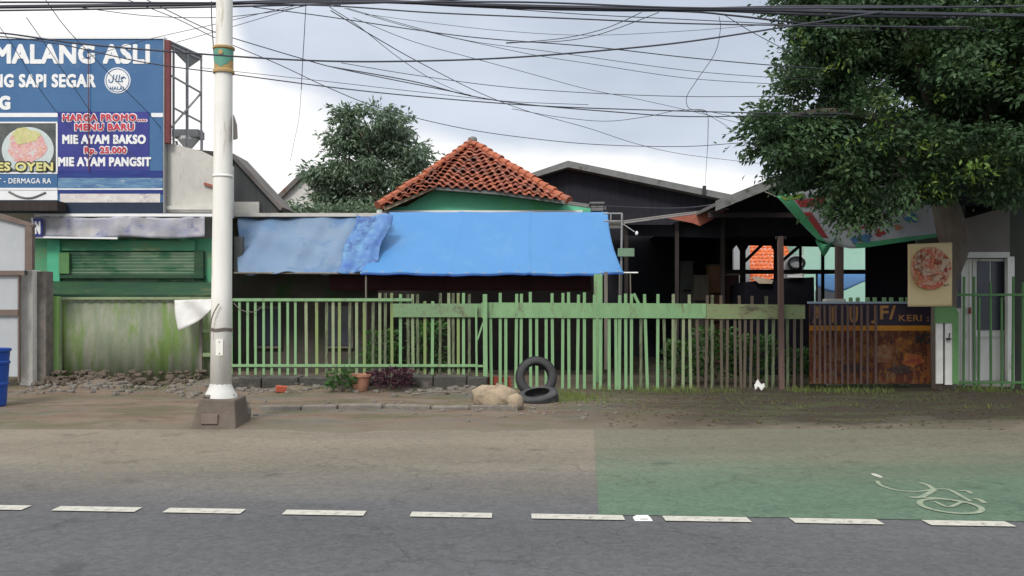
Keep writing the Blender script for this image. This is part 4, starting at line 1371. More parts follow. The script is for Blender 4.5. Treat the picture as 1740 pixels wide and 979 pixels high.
def old_fn(u, v):
    px = 404 + (632 - 404) * u + 20 * u * (1 - v)
    py = 369 + 96 * v + 2.5 * math.sin(u * 7) * (1 - v) + 1.5 * math.sin(u * 13) * v
    D = 18.6 - 1.1 * v
    p = W(px, py, D)
    p.y += .05 * math.sin(u * 21 + v * 4) * (.3 + v * (1 - v) * 3) + .03 * math.sin(u * 9 - v * 11)
    p.z += .02 * math.sin(u * 33 + v * 8)
    return p


MB().grid(old_fn, 110, 36).build('sheet', 'old_tarp', ot, smooth=True, solid=.006)
MB().tube([W(398, 464, 17.5), W(636, 465, 17.5)], .02, 6).build('pole', 'grey_wood', ot)
# crumpled blue bundle where the two tarps meet
bd = thing('tarp_bundle', 'crumpled dark blue tarpaulin fold between the faded and bright tarps', 'tarp', (W(640, 0, 17.9).x, 17.9, 2.2))
MB().grid(lambda u, v: W(606 + 62 * u - 34 * v + 3 * math.sin(v * 9), 366 + 97 * v + 3 * math.sin(u * 6), 17.45 + .03 * math.sin(u * 13 + v * 3) + .015 * math.sin(v * 11 - u * 6) + .9 * (1 - v)), 36, 40).build('sheet', mat('crumpled_tarp', (.04, .1, .34), (.14, .3, .46), 2.5, .5, .2, 6, c3=(.02, .05, .2), s3=2, t3=.55), bd, smooth=True, solid=.006)

# metal frame right of the tarp, lamp and board
mf = thing('pipe_frame', 'thin white pipe frame standing right of the blue awning', 'frame', (W(1056, 0, 17.6).x, 17.6, 0))
MB().tube([W(1057, 363, 17.6), W(1053, 655, 17.6)], .022, 8).build('upright', 'steel', mf)
for y in (363, 376):
    MB().tube([W(1026, y, 17.6), W(1057, y, 17.6)], .016, 6).build('rail', 'steel', mf)
MB().tube([W(1038, 363, 17.6), W(1038, 376, 17.6)], .014, 6).build('strut', 'steel', mf)
MB().pbox(1036, 1056, 378, 388, 17.66, .03).build('plate', 'grey_board', mf)
tag(MB().pbox(1050, 1078, 422, 436, 17.5, .03).build('small_board', 'shutter', bevel=.006), 'small blank greenish grey board fixed to the pipe frame', 'board')
lb = thing('hanging_bulb', 'bare light bulb on a short arm right of the pipe frame', 'lamp', W(1082, 400, 17.4))
MB().tube([W(1059, 381, 17.6), W(1078, 394, 17.4)], .01, 6).build('arm', 'steel', lb)
MB().lathe(W(1082, 400, 17.4), [(0, 0), (.02, .005), (.032, .03), (.025, .06), (.014, .08), (0, .08)], 12).build('bulb', 'paper_white', lb, smooth=True)

# ------------------------------------------------------------------ big dark shed behind
ds_ = thing('dark_warehouse', 'large dark gabled warehouse with grey fascia behind the tiled house', 'warehouse', (W(1000, 0, 28.5).x, 28.5, 0))
MB().poly([(700, 362), (885, 306), (964, 283), (1245, 341), (1245, 600), (700, 600)], 28.6, 10).build('wall', 'shed_shade', ds_)
MB().poly([(690, 362), (885, 300), (965, 273), (965, 284), (886, 308), (693, 368)], 28.1, 10.8).build('roof', 'fascia_grey', ds_)
MB().poly([(965.2, 273), (1250, 332), (1250, 343), (965.2, 284)], 28.1, 10.8).build('roof', 'fascia_grey', ds_)
MB().tube(catmull([W(1020, 350, 27.9), W(1120, 354, 27.9), (W(1180, 352, 27.9)), W(1235, 344, 27.9)], 6), .02, 5).build('sagging_wire', 'cable', ds_)
MB().bar(W(1196, 332, 28), W(1197, 316, 28), .1).build('roof_bracket', 'ink', ds_)

# ------------------------------------------------------------------ right shed with open back
rs_ = thing('open_shed', 'open timber shed with a dark low gable roof behind the fence', 'shed', (W(1400, 0, 20).x, 20, 0))
xE, zE = W(1208, 354, 18).x, W(1208, 354, 18).z
ridge = W(1640, 178, 18)
xR = 13.9
for (p, q, nm) in ((Vector((xE, 17.6, zE)), Vector((ridge.x, 17.6, ridge.z)), 'l'), (Vector((ridge.x + .01, 17.6, ridge.z)), Vector((xR, 17.6, zE)), 'r')):
    MB().slab([p, q, q + Vector((0, 13.4, 0)), p + Vector((0, 13.4, 0))], (0, 0, .07)).build('roof', 'roof_sheet', rs_)
    MB().slab([p + Vector((0, 0, -.1)), q + Vector((0, 0, -.1)), q + Vector((0, 0, .1)), p + Vector((0, 0, .1))], (0, -.04, 0)).build('barge_board', 'fascia_grey', rs_)
# inner beams
for y in (18.2, 21.9):
    MB().bar((xE, y, zE - .12), (xR, y, zE - .12), .1).build('tie_beam', 'timber', rs_)
# gable infill at the back, leaving the opening below
zb = W(0, 405, 30.5).z
MB().slab([(xE - .5, 30.6, zb), (xR, 30.6, zb), (xR, 30.6, zE), (ridge.x, 30.6, ridge.z), (xE - .5, 30.6, zE + .2)], (0, .1, 0)).build('back_gable', 'shed_shade', rs_)
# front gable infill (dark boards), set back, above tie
MB().slab([Vector((xE + .3, 20, W(0, 402, 20).z)), Vector((xR - .3, 20, W(0, 402, 20).z)), Vector((xR - .3, 20, zE + .1)), Vector((ridge.x, 20, ridge.z - .08)), Vector((xE + .3, 20, zE + .1))], (0, .06, 0)).build('front_gable', 'shed_shade', rs_)
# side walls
MB().poly([(1474, 380), (1720, 380), (1720, 560), (1474, 560)], 22.6, .15).build('inner_wall', 'shed_shade', rs_)
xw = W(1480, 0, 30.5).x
MB().box(xw, xw + .12, 22.2, 30.5, 0, 3.6).build('side_wall', 'shed_shade', rs_)
MB().box(W(1232, 0, 26).x - 5.5, W(1226, 0, 26).x, 26, 26.1, 0, 4.2).build('back_wall', 'shed_shade', rs_)
MB().box(W(1150, 0, 20).x - 1.5, W(1226, 0, 26).x, 26.15, 26.2, 3.2, 3.7).build('upper_back_wall', 'shed_shade', rs_)
for px, D, w in ((1234, 24, .1), (1262, 22, .12), (1320, 22.5, .13), (1360, 24, .06), (1398, 24, .07), (1220, 24, .06)):
    MB().bar(W(px, 404, D), (W(px, 0, D).x, D, 0), w).build('post', 'timber', rs_)
MB().bar(W(1426, 412, 17.4), (W(1426, 0, 17.4).x, 17.4, 0), .13).build('post', 'brown_post', rs_)
for a_, b_, D in (((1232, 462), (1476, 462), 22.3), ((1226, 404), (1480, 404), 22.2)):
    MB().bar(W(*a_, D), W(*b_, D), .11).build('rail', 'timber', rs_)
for a_, b_ in (((1266, 444), (1303, 408)), ((1324, 448), (1368, 410)), ((1222, 446), (1254, 410)), ((1262, 430), (1250, 408)), ((1320, 430), (1308, 408)), ((1262, 430), (1274, 408))):
    MB().bar(W(*a_, 22.4), W(*b_, 22.4), .07).build('brace', 'timber', rs_)

# lean-to roof with rusted sheet
lt = thing('lean_to_roof', 'low dark lean-to roof edged by a rusted red sheet', 'roof', (W(1140, 0, 19.5).x, 19.5, 2.9))
MB().slab([W(1060, 379, 19.5), W(1236, 356, 19.5), W(1236, 356, 19.5) + Vector((0, 6, .5)), W(1060, 379, 19.5) + Vector((0, 6, .5))], (0, 0, .04)).build('sheeting', 'roof_sheet', lt)
MB().bar(W(1060, 379, 19.45), W(1238, 355, 19.45), .035).build('edge', 'steel', lt)
MB().slab([W(1134, 371, 19.42), W(1222, 359, 19.42), W(1238, 354, 19.42), W(1212, 372, 19.42), W(1190, 384, 19.42), W(1176, 379, 19.42), W(1150, 374, 19.42)], (0, .015, 0)).build('rusted_sheet', 'rust', lt)
for px in (1064, 1150, 1228):
    MB().bar(W(px, 378 if px < 1200 else 364, 19.7), (W(px, 0, 19.7).x, 19.7, 0), .08).build('post', 'timber', lt)
MB().slab([W(1060, 382, 19.9), W(1240, 382, 19.9), W(1240, 405, 19.9), W(1060, 400, 19.9)], (0, .04, 0)).build('dark_boarding', 'shed_shade', lt)

# far houses seen through the shed
oh = thing('orange_roof_house', 'house with bright orange tile roof seen through the open shed', 'house', (W(1310, 0, 36).x, 36, 0))
a_, b_ = W(1238, 468, 34), W(1366, 468, 34)
tlf = MB()
for r in range(16):
    y0 = 34 + r * .2
    z0 = a_.z - .35 + r * .15
    for k in range(16):
        x0 = a_.x + (b_.x - a_.x) * k / 16
        x1 = a_.x + (b_.x - a_.x) * (k + 1) / 16
        j = R.uniform(-.01, .02)
        tlf.add([(x0, y0, z0 + .05 + j), ((x0 + x1) / 2, y0, z0 + .09 + j), (x1, y0, z0 + .05 + j), (x1, y0 + .24, z0 + .15 + j), ((x0 + x1) / 2, y0 + .24, z0 + .17 + j), (x0, y0 + .24, z0 + .15 + j), (x0, y0, z0 + .01), (x1, y0, z0 + .01)],
                [(0, 1, 4, 5), (1, 2, 3, 4), (6, 7, 2, 1, 0)])
tlf.build('roof', 'tile_bright', oh)
MB().box(a_.x + .2, b_.x - .1, 34.4, 38, 0, a_.z - .2).build('wall', 'white', oh)
MB().box(W(1232, 0, 35).x, W(1258, 0, 35).x, 33.6, 33.8, 0, W(0, 404, 33.6).z).build('side_panel', 'grey_panel', oh)
mh = thing('mint_house', 'pale mint green wall of a house behind the shed posts', 'house', (W(1420, 0, 35).x, 35, 0))
MB().box(W(1366, 0, 35).x, W(1500, 0, 35).x, 35, 39, 0, 4.6).build('wall', 'mint', mh)
MB().box(W(1397, 0, 34.9).x, W(1399, 0, 34.9).x + .05, 34.93, 34.99, 1, 4.6).build('drainpipe', 'ink', mh)
MB().box(W(1362, 0, 35).x, W(1503, 0, 35).x, 34.7, 39.3, 4.6, 4.75).build('roof', 'roof_sheet', mh)
wh = thing('white_van', 'white', 'van', (0, 0, 0)) if False else None
wl = thing('garden_wall', 'low white wall with dark round decoration below the mint house', 'wall', (W(1350, 0, 33).x, 33, 0))
MB().box(W(1333, 0, 33).x, W(1366, 0, 33).x, 33, 33.2, 0, W(0, 434, 33).z).build('wall_body', 'paper_white', wl)
MB().tube([(W(1354, 0, 32.9).x + .3 * math.cos(t), 32.93, W(0, 447, 32.9).z + .22 * math.sin(t)) for t in [k * .45 for k in range(15)]], .05, 6).build('wheel_ornament', 'ink', wl)
bt = thing('far_blue_tarp', 'blue tarpaulin sheet in the yard beyond the open shed', 'tarp', (W(1430, 0, 31).x, 31, 0))
MB().grid(lambda u, v: W(1386 + 90 * u, 464 + 3 * math.sin(u * 5) + (22 + 8 * math.sin(u * 4)) * v, 32.8 - 1.2 * v), 24, 6).build('sheet', 'tarp', bt, smooth=True, solid=.01)
MB().bar(W(1388, 464, 31.3), (W(1388, 0, 31.3).x, 31.3, 0), .05).bar(W(1474, 464, 31.3), (W(1474, 0, 31.3).x, 31.3, 0), .05).build('pole', 'timber', bt)
gw = thing('grey_yard_wall', 'pale grey stained wall under the far blue tarp', 'wall', (W(1410, 0, 31.9).x, 31.9, 0))
MB().poly([(1388, 495), (1392, 484), (1402, 476), (1410, 482), (1420, 478), (1422, 560), (1388, 560)], 33.2, .2).build('wall_body', 'grey_panel', gw)
# black covered heap and clutter inside
hp = thing('covered_heap', 'bulky load under a black cover inside the open shed', 'covered load', (W(1340, 0, 18.6).x, 18.6, 0))
hx0, hx1 = W(1262, 0, 18.6).x, W(1391, 0, 18.6).x
MB().grid(lambda u, v: (hx0 + (hx1 - hx0) * (u + .012 * math.sin(v * 9)), 18.6 + .5 * (1 - abs(2 * v - 1)) * 0 + 1.4 * v,
                        (W(0, 474, 18.6).z + .04 * math.sin(u * 8 + v * 3) - (.0 if u > .5 else .12 * (1 - 2 * u))) * (1 if .02 < u < .98 and v > .02 else 0)), 50, 10).build('cover', 'black_tarp', hp, smooth=False)
# white canopy sheets glimpsed above the heap
wc = thing('white_sheet', 'white sheet lying on top of the black covered load', 'sheet', W(1345, 476, 18.7))
MB().grid(lambda u, v: W(1338 + 27 * u, 467 + 4 * v + 3 * v * u - (2 * u), 18.62 + .3 * (1 - v)), 8, 4).build('cloth', 'paper_white', wc, smooth=True, solid=.006)
ps = thing('paper_bundle', 'tilted pale board resting on the left end of the covered load', 'board', W(1290, 482, 18.7))
MB().slab([W(1276, 471, 18.7), W(1288, 471, 18.7), W(1314, 476, 18.6), W(1312, 482, 18.6), W(1290, 482, 18.6)], (0, .03, 0)).build('board', mat('buff_board', (.36, .3, .24), (.26, .2, .15), 4, .8), ps)

# concrete cap block and clutter behind fence left of the shed
for (x0_, x1_, y0_, D_, m_, lab, nm, cat) in [
        (1180, 1205, 470, 22, 'grey_wood', 'tall grey wooden crate stack in the dark shed', 'wooden_crate', 'crate'),
        (1206, 1224, 452, 23, 'terracotta', 'narrow orange brown cupboard in the dark shed', 'cupboard', 'cupboard'),
        (1160, 1178, 446, 24, 'fascia_grey', 'grey metal locker deep in the dark shed', 'locker', 'locker'),
        (1240, 1256, 468, 21, 'maroon', 'dark red box beside the shed post', 'storage_box', 'box')]:
    t = thing(nm, lab, cat, (W((x0_ + x1_) / 2, 0, D_).x, D_, 0))
    xa_, xb_, zz = W(x0_, 0, D_).x, W(x1_, 0, D_).x, W(0, y0_, D_).z
    MB().box(xa_, xb_, D_, D_ + .4, .02, zz).build('body', m_, t, bevel=.01)
    MB().box(xa_ - .02, xb_ + .02, D_ - .02, D_ + .42, zz + .002, zz + .04).build('lid', 'grey_wood', t)
    for k in range(3):
        z_ = .3 + k * (zz - .3) / 3
        MB().box(xa_ + .01, xb_ - .01, D_ - .022, D_ - .003, z_, z_ + .05).build('batten', 'timber', t)
cbk = thing('cap_block', 'pale concrete block on the fence line in front of the shed post', 'block', W(1422, 519, 15.9))
MB().pbox(1404, 1438, 508, 519, 15.9, .2).build('block', 'concrete', cbk, bevel=.01)
MB().pbox(1408, 1434, 519.3, 655, 15.92, .16).build('pier', 'pillar', cbk)
tag(MB().pbox(1500, 1548, 508, 516, 15.9, .15).build('ledge_board', 'green_paint'), 'short green ledge board behind the top of the poster board', 'board') if False else None
stf = thing('stub_fence', 'row of short green stub bars above the poster board', 'fence', (W(1490, 0, 15.8).x, 15.8, 0))
for px in (1446, 1458, 1475, 1487, 1503, 1515, 1532, 1543):
    MB().pbox(px - 3, px + 3, 505.5, 655, 15.8, .03).build('bar', 'green_paint', stf)
tag(MB().slab([W(1545, 514, 15.7), W(1552, 508, 15.7), W(1570, 506, 15.7), W(1582, 510, 15.7), W(1586, 513, 15.7)], (0, .08, 0)).build('crumpled_cloth', 'rust'), 'low dull red mound of cloth on top of the poster board', 'cloth')

# ------------------------------------------------------------------ shop with white doors, right
ws = thing('shop_building', 'dim shop building with white glazed doors under the tree', 'shop', (W(1680, 0, 16.7).x, 16.7, 0))
MB().pbox(1724, 2500, 300, 660, 16.7, .2).build('side_wall', 'shop_dark', ws)
MB().poly([(1640, 372), (1716, 350), (1716, 428), (1640, 428)], 16.4, .05).build('canopy_board', 'grey_board', ws)
MB().pbox(1622, 1716, 428.3, 438, 16.3, .2).build('lintel', 'white', ws)
MB().pbox(1716.3, 1724, 330, 655, 16.5, .2).build('edge_post', 'shop_dark', ws)
MB().pbox(1560, 1900, 250, 349, 16.9, .2).build('upper_wall', 'shed_shade', ws)
MB().slab([W(1560, 300, 16.85), W(1900, 280, 16.85), W(1900, 280, 16.85) + Vector((0, 4, .6)), W(1560, 300, 16.85) + Vector((0, 4, .6))], (0, 0, .06)).build('roof', 'roof_sheet', ws)
MB().pbox(1560, 1640, 349, 655, 16.9, .12).build('wall', 'shop_dark', ws)
for (x0_, x1_, gl) in ((1640, 1660, (1621, 1632)), (1661, 1708, (1663, 1705))):
    pass
dA = MB().pbox(1622, 1651, 440, 655, 16.6, .05).build('door', 'door_white', ws)
MB().pbox(1623, 1633, 444, 523, 16.58, .03).build('pane', 'glass', dA)
MB().pbox(1634, 1637, 440, 655, 16.57, .03).pbox(1648, 1651, 440, 655, 16.57, .03).build('stile', 'door_white', dA)
dB = MB().pbox(1653, 1712, 440, 655, 16.62, .05).build('door', 'door_white', ws)
MB().pbox(1661, 1682, 444, 561, 16.6, .03).build('pane', 'glass', dB)
MB().pbox(1685, 1706, 444, 561, 16.6, .03).build('pane', 'glass', dB)
MB().pbox(1660, 1707, 571, 575, 16.6, .02).pbox(1660, 1662.5, 575, 640, 16.6, .02).pbox(1705, 1707.5, 575, 640, 16.6, .02).build('moulding', 'white', dB)
MB().obox(W(1648, 528, 16.55), (.03, .05, .12)).build('handle', 'rust', dB)
MB().pbox(1712.3, 1724, 436, 655, 16.4, .09).build('door_frame', 'door_white', ws)
MB().pbox(1616, 1724, 650, 664, 16.1, .6).build('doorstep', 'pillar', ws)
gr = thing('bar_fence', 'thin dark green bars standing in front of the white shop doors', 'fence', (W(1680, 0, 15.6).x, 15.6, .03), 'light green fences along the verge')
gr['group'] = 'fences along the verge'
for px, t_ in ((1638, 470), (1655, 470), (1664, 505), (1683, 480), (1702, 505), (1722, 470), (1738, 480)):
    MB().bar(W(px, t_, 15.6), W(px + R.uniform(-2, 2), 662, 15.6), .032).build('bar', 'green_gloss', gr)
MB().pbox(1618, 1790, 499, 503, 15.56, .03).build('rail', 'green_gloss', gr)
MB().pbox(1618, 1790, 648, 652, 15.56, .03).build('rail', 'green_gloss', gr)

# cream poster
yp = thing('cream_poster', 'cream sheet with a round dish picture nailed to the tree trunk', 'poster', (W(1580, 0, 14.85).x, 14.85, W(0, 521, 14.85).z))
MB().grid(lambda u, v: W(1543 + 75 * u, 521 - 106 * v - 3 * v * u, 14.86 + .02 * math.sin(v * 5 + u * 3)), 20, 20).build('sheet', 'yellow_sheet', yp, smooth=True, solid=.012)
q = MB(); disc(q, W(1581, 456, 14.83), .33, .36, 14.8, t=.03, wob=.02, seed=4); q = q.build('dish_picture', 'poster_food', yp)
for k, (px_, py_, a_s, b_s) in enumerate(((1600, 448, .11, .13), (1566, 436, .12, .08), (1572, 462, .09, .07), (1592, 472, .12, .05), (1560, 452, .06, .1))):
    q2 = MB(); disc(q2, W(px_, py_, 14.83), a_s, b_s, 14.79 - k * .002, t=.006, wob=.2, seed=15 + k)
    q2.build('topping', multi_mat('topping_print_%d' % k, [(.4, .03, .03), (.2, .05, .03), (.5, .4, .3), (.45, .15, .06)], 9 + k), q)
MB().tube(catmull([W(1590, 486, 14.82), W(1594, 482, 14.82), W(1597, 487, 14.82), W(1603, 482, 14.82), W(1606, 486, 14.82), W(1612, 483, 14.82)], 4), .006, 5).build('script_mark', 'ink', yp)

# hanging banner
hb_ = thing('cloth_banner', 'sagging white printed banner with green edging below the tree crown', 'banner', (W(1450, 0, 15.9).x, 15.9, 2.3))


def ban(u, v):
    # v 0 bottom .. 1 top ; bottom edge: from (1392,408) sagging to (1440,424) and up to (1600,398)
    bx_ = 1390 + 215 * u
    by = 408 + 17 * math.sin(min(1, u * 2.6) * math.pi / 2) - 24 * max(0, u - .25) / .75 * 1.0
    tx = 1318 + 282 * u
    ty = 334 - 20 * math.sin(u * 3)
    p = W(bx_ + (tx - bx_) * v, by + (ty - by) * v, 16.0 - .25 * math.sin(u * 3))
    p.y += .035 * math.sin(u * 16 + v * 5)
    return p


def banner_part(name, u0, u1, v0, v1, m, off=0.0, nu=40, nv=14, par=None):
    f = lambda a, b: ban(u0 + (u1 - u0) * a, v0 + (v1 - v0) * b) + Vector((0, -off, 0))
    return MB().grid(f, nu, nv).build(name, m, par or hb_, smooth=True, solid=.004)


cs = banner_part('cloth', 0, 1, 0, 1, 'banner_white')
banner_part('edging', 0, .07, 0, 1, 'banner_green', .012)
banner_part('edging', .3, 1, 0, .08, 'banner_green', .014)
banner_part('red_print', .07, .12, .12, .62, 'banner_red', .012)
banner_part('red_print', .08, .3, .72, .86, 'banner_red', .012)
banner_part('blue_print', .3, .4, .5, .66, 'banner_blue', .012)
banner_part('red_print', .3, .5, .3, .33, 'banner_red', .012)
banner_part('red_print', .3, .5, .42, .44, 'banner_red', .014)
banner_part('green_print', .02, .16, .88, .97, mat('yellow_green_print', (.3, .34, .05), (.1, .3, .1), 9, .6), .016)
for (uu, vv, s_, m_, sd) in ((.32, .14, .07, 'ink', 1), (.41, .15, .09, 'banner_blue', 2), (.52, .2, .08, 'banner_red', 3), (.66, .26, .06, 'terracotta', 4), (.78, .42, .1, 'ink', 5)):
    c = ban(uu, vv)
    q = MB(); disc(q, c, s_ * 1.1, s_ * .8, c.y - .03, t=.02, wob=.2, seed=sd, n=30)
    q.build('motif', {'ink': 'banner_blue'}.get(m_, m_), hb_)
MB().grid(lambda u, v: W(1386 + 34 * u, 406 + 9 * math.sin(u * 3.1) + 22 * v * (1 - abs(2 * u - .8)), 15.85 + .08 * math.sin(u * 8 + v * 3)), 12, 8).build('loose_corner', 'banner_green', hb_, smooth=True, solid=.004)
MB().tube(catmull([W(1318, 334, 16), W(1310, 330, 16.8), W(1300, 326, 17.5)], 4), .01, 5).build('tie_rope', 'grey_wood', hb_)

# ------------------------------------------------------------------ big tree on the right
TD = 15.25
tr = thing('shade_tree', 'large dense broadleaf tree overhanging the right of the scene', 'tree', (W(1608, 0, TD).x, TD, 0))
trunk = MB()
trunk.tube(catmull([(W(1604, 0, TD).x, TD, -.05), W(1603, 570, TD), W(1607, 480, TD), W(1622, 420, TD), W(1612, 370, TD), W(1600, 310, TD - .05), W(1620, 230, TD - .2)], 8),
           [.2 + .05 * max(0, 1 - abs(i - 28) / 10) for i in range(49)], 16)
trunk.build('trunk', 'bark', tr, smooth=True)
fork = W(1606, 320, TD - .05)
limbs = MB()
for ends in ([(1560, 240, 14.2), (1480, 200, 13.3), (1400, 190, 12.9), (1320, 200, 12.8)], [(1590, 220, 14), (1560, 110, 13), (1520, 20, 12.8)], [(1650, 240, 14.2), (1720, 130, 13.5), (1800, 40, 13.4)],
             [(1640, 260, 14.6), (1700, 230, 13), (1760, 230, 12.4)], [(1570, 270, 14.2), (1500, 290, 13.4), (1440, 320, 13.1)], [(1600, 240, 15.5), (1580, 120, 16.3), (1560, 30, 16.8)],
             [(1640, 250, 15.5), (1740, 150, 16), (1850, 80, 16)]):
    limbs.tube(catmull([fork] + [W(*e) for e in ends], 6), .13, 8, .025)
limbs.build('limb', 'bark', tr, smooth=True)


def ell(px, py, rx, rz, D, rD):
    k = F / D
    return (tuple(W(px, py, D)), (rx / k, rD, rz / k))


ells = [ell(1500, 60, 145, 105, 13.4, 1.7), ell(1405, 200, 115, 100, 13.2, 1.1), ell(1360, 265, 80, 38, 13.2, .8), ell(1500, 285, 105, 65, 13.2, 1.2), ell(1640, 170, 150, 135, 13.2, 2.0),
        ell(1740, 80, 170, 150, 13.6, 2.2), ell(1455, 352, 60, 22, 13.4, .5), ell(1325, 225, 55, 55, 13.0, .7), ell(1300, 268, 38, 18, 12.9, .5), ell(1430, 315, 70, 28, 13.3, .7), ell(1690, 325, 60, 26, 13.4, .7), ell(1390, 60, 45, 55, 13.1, .7), ell(1375, 10, 40, 45, 13.2, .7), ell(1560, 320, 70, 30, 13.3, .7), ell(1710, 285, 90, 50, 13.2, 1.1), ell(1480, -60, 100, 90, 13.6, 1.7), ell(1850, 150, 150, 170, 14, 2.2),
        ell(1620, -120, 220, 140, 14, 2.4), ell(1425, 40, 75, 80, 13.3, .9), ell(1425, 110, 80, 60, 13.6, .9), ell(1560, 120, 170, 150, 15.4, 1.4), ell(1740, 160, 160, 160, 15.6, 1.4)]
P, Dn, C = clumps(ells, 1080, 180, .155)
leaf_mesh('crown', P, Dn, .095, 'leaf', tr, width=.46, droop=.35)
# sprays at the outline and twigs
P2, D2 = [], []
outline = [(1350, 20), (1342, 60), (1345, 100), (1322, 120), (1310, 150), (1288, 185), (1275, 210), (1262, 262), (1270, 268), (1290, 235), (1300, 300), (1325, 325), (1345, 322), (1385, 345), (1405, 378), (1428, 395), (1442, 385), (1470, 392),
           (1500, 388), (1520, 372), (1556, 350), (1580, 330), (1372, -10), (1365, 30), (1308, 262), (1298, 250), (1620, 318), (1690, 330), (1720, 345), (1400, 360), (1455, 398), (1490, 380), (1540, 360)]
for (px, py) in outline:
    D = R.uniform(12.6, 13.3)
    tip = W(px, py, D)
    inn = W(px + (1500 - px) * .33, py + (190 - py) * .33, D + .2)
    pth = catmull([inn, (inn + tip) / 2 + Vector((0, 0, .06)), tip], 6)
    MB().tube(pth, .009, 4, .003).build('twig', 'bark', tr)
    for j, p in enumerate(pth):
        for k in range(9):
            P2.append(np.array(p) + NR.normal(0, .045, 3))
            d = np.array((tip - inn).normalized()); D2.append(d * .8 + NR.normal(0, .5, 3))
leaf_mesh('outer_foliage', P2, D2, .095, 'leaf', tr, width=.44, droop=.4)
P3, D3 = [], []  # yellower green leaf clusters on the crown's near side
for (px, py, n) in ((1655, 285, 46), (1668, 292, 40), (1510, 205, 22), (1575, 250, 26), (1440, 240, 18), (1420, 110, 14), (1580, 320, 34), (1365, 70, 18), (1535, 180, 14), (1690, 120, 12), (1600, 165, 10), (1490, 250, 14)):
    c = np.array(W(px, py, 11.85 if px < 1640 else 11.6))
    P3.append(c + NR.normal(0, 1, (n, 3)) * np.array([.12, .1, .07])); D3.append(NR.normal(0, .5, (n, 3)) + np.array([0, -.3, .3]))
leaf_mesh('yellow_foliage', np.concatenate(P3), np.concatenate(D3), .085, 'leaf_bright', tr, width=.4)

# ------------------------------------------------------------------ tree behind
bt_ = thing('background_tree', 'bushy green tree standing behind the houses left of the tiled roof', 'tree', (W(625, 0, 30).x, 30, 0))
MB().tube(catmull([(W(628, 0, 30).x, 30, 0), W(630, 420, 30), W(640, 330, 30), W(648, 250, 30), W(645, 200, 30)], 6), .16, 10, .04).build('trunk', 'bark', bt_, smooth=True)
lm2 = MB()
for e in ([(600, 280), (560, 250)], [(690, 290), (720, 265)], [(590, 330), (535, 300)], [(620, 240), (600, 200)], [(670, 240), (700, 215)], [(665, 310), (700, 300)]):
    lm2.tube(catmull([W(638, 330 if e[0][1] > 270 else 270, 30)] + [W(a, b, 29.8) for a, b in e], 5), .06, 6, .02)
lm2.build('limb', 'bark', bt_)
ells = [ell(640, 215, 62, 34, 30, 1.3), ell(600, 245, 55, 22, 30, 1.1), ell(560, 300, 40, 14, 29.6, .8), ell(625, 290, 80, 30, 30, 1.5), ell(690, 260, 44, 26, 30, 1.0), ell(700, 290, 40, 20, 30, 1), ell(610, 330, 60, 26, 30, 1.2),
        ell(660, 330, 60, 30, 30, 1.4), ell(572, 240, 28, 10, 30, .6), ell(590, 195, 26, 14, 30, .7), ell(548, 295, 34, 10, 29.8, .6), ell(556, 332, 24, 16, 29.8, .6)]
P, Dn, C = clumps(ells, 290, 58, .17, .6)
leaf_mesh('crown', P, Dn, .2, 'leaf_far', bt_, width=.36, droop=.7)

# small white-roofed house behind
sw = thing('white_gabled_house', 'small white walled house with a narrow gable left of the far tree', 'house', (W(510, 0, 33).x, 33, 0))
MB().poly([(466, 352), (512, 296), (560, 340), (560, 600), (466, 600)], 33, 4).build('wall', 'white', sw)
MB().poly([(458, 344), (514, 290), (516, 298), (462, 352)], 32.8, 4.4).build('roof', 'roof_sheet', sw)
MB().poly([(514, 290), (570, 345), (566, 352), (512, 299)], 32.78, 4.4).build('roof', 'roof_sheet', sw)
lh = plant('garden_shrub', 'dark bushes on the skyline below the small white gable', 'shrub', (W(500, 0, 26).x, 26, 0), 2.2, 4.75, 1, .15, 'leaf_far', 12)
P = []
Dn = []
for k in range(3000):
    P.append((W(R.uniform(478, 640), 0, 26).x, 26 + R.gauss(0, .4), W(0, R.gauss(362, 7), 26).z)); Dn.append((R.gauss(0, 1), R.gauss(0, 1), .5))
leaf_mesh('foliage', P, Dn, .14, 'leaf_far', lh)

# ------------------------------------------------------------------ overhead cables
CB = []


def cable(label, pts, r=.007, name='overhead_cable', group='overhead cables crossing the sky'):
    P_ = [W(*p) for p in pts]
    path = catmull(P_, 10)
    o = MB().tube(path, r * .86, 6).build(name, 'cable')
    tag(o, label, 'cable', group)


D0 = 11.6
# main bundle
cable('thickest black bundle line running along the top edge of the sky', [(-200, 14, D0), (300, 8, D0), (560, 1, D0), (800, 8, D0), (1050, 14, D0), (1300, 17, D0), (1500, 22, D0), (1900, 30, D0)], .03)
cable('black cable dipping below the bundle at the far left', [(-200, 20, D0 + .2), (0, 18, D0 + .2), (200, 15, D0 + .2), (450, 10, D0 + .2), (700, 3, D0 + .2), (900, -6, D0 + .2)], .014)
cable('second left cable just under the top bundle', [(-200, 8, 11.3), (0, 4, 11.3), (350, 5, 11.3), (650, 4, 11.3), (900, 4, 11.3), (1150, 13, 11.3), (1400, 14, 11.3), (1800, 10, 11.3)], .015)
cable('heavy cable of the bundle entering the tree crown topmost', [(620, 0, 11.8), (850, 12, 11.8), (1100, 17, 11.8), (1350, 12, 11.8), (1600, 12, 11.8)], .028)
cable('heavy cable of the bundle entering the tree crown at its middle', [(700, 5, 11.9), (950, 16, 11.9), (1180, 17, 11.9), (1400, 26, 11.9), (1650, 30, 11.9)], .02)
cable('heavy cable of the bundle entering the tree crown lowest', [(880, 14, 12), (1150, 19, 12), (1250, 27, 12), (1370, 40, 12), (1520, 46, 12), (1700, 52, 12)], .016)
cable('cable leaving the bundle at centre and running under it into the tree', [(340, 5, D0), (560, 10, D0), (740, 22, D0), (1000, 33, D0), (1160, 40, D0), (1400, 44, D0), (1650, 46, D0)], .011)
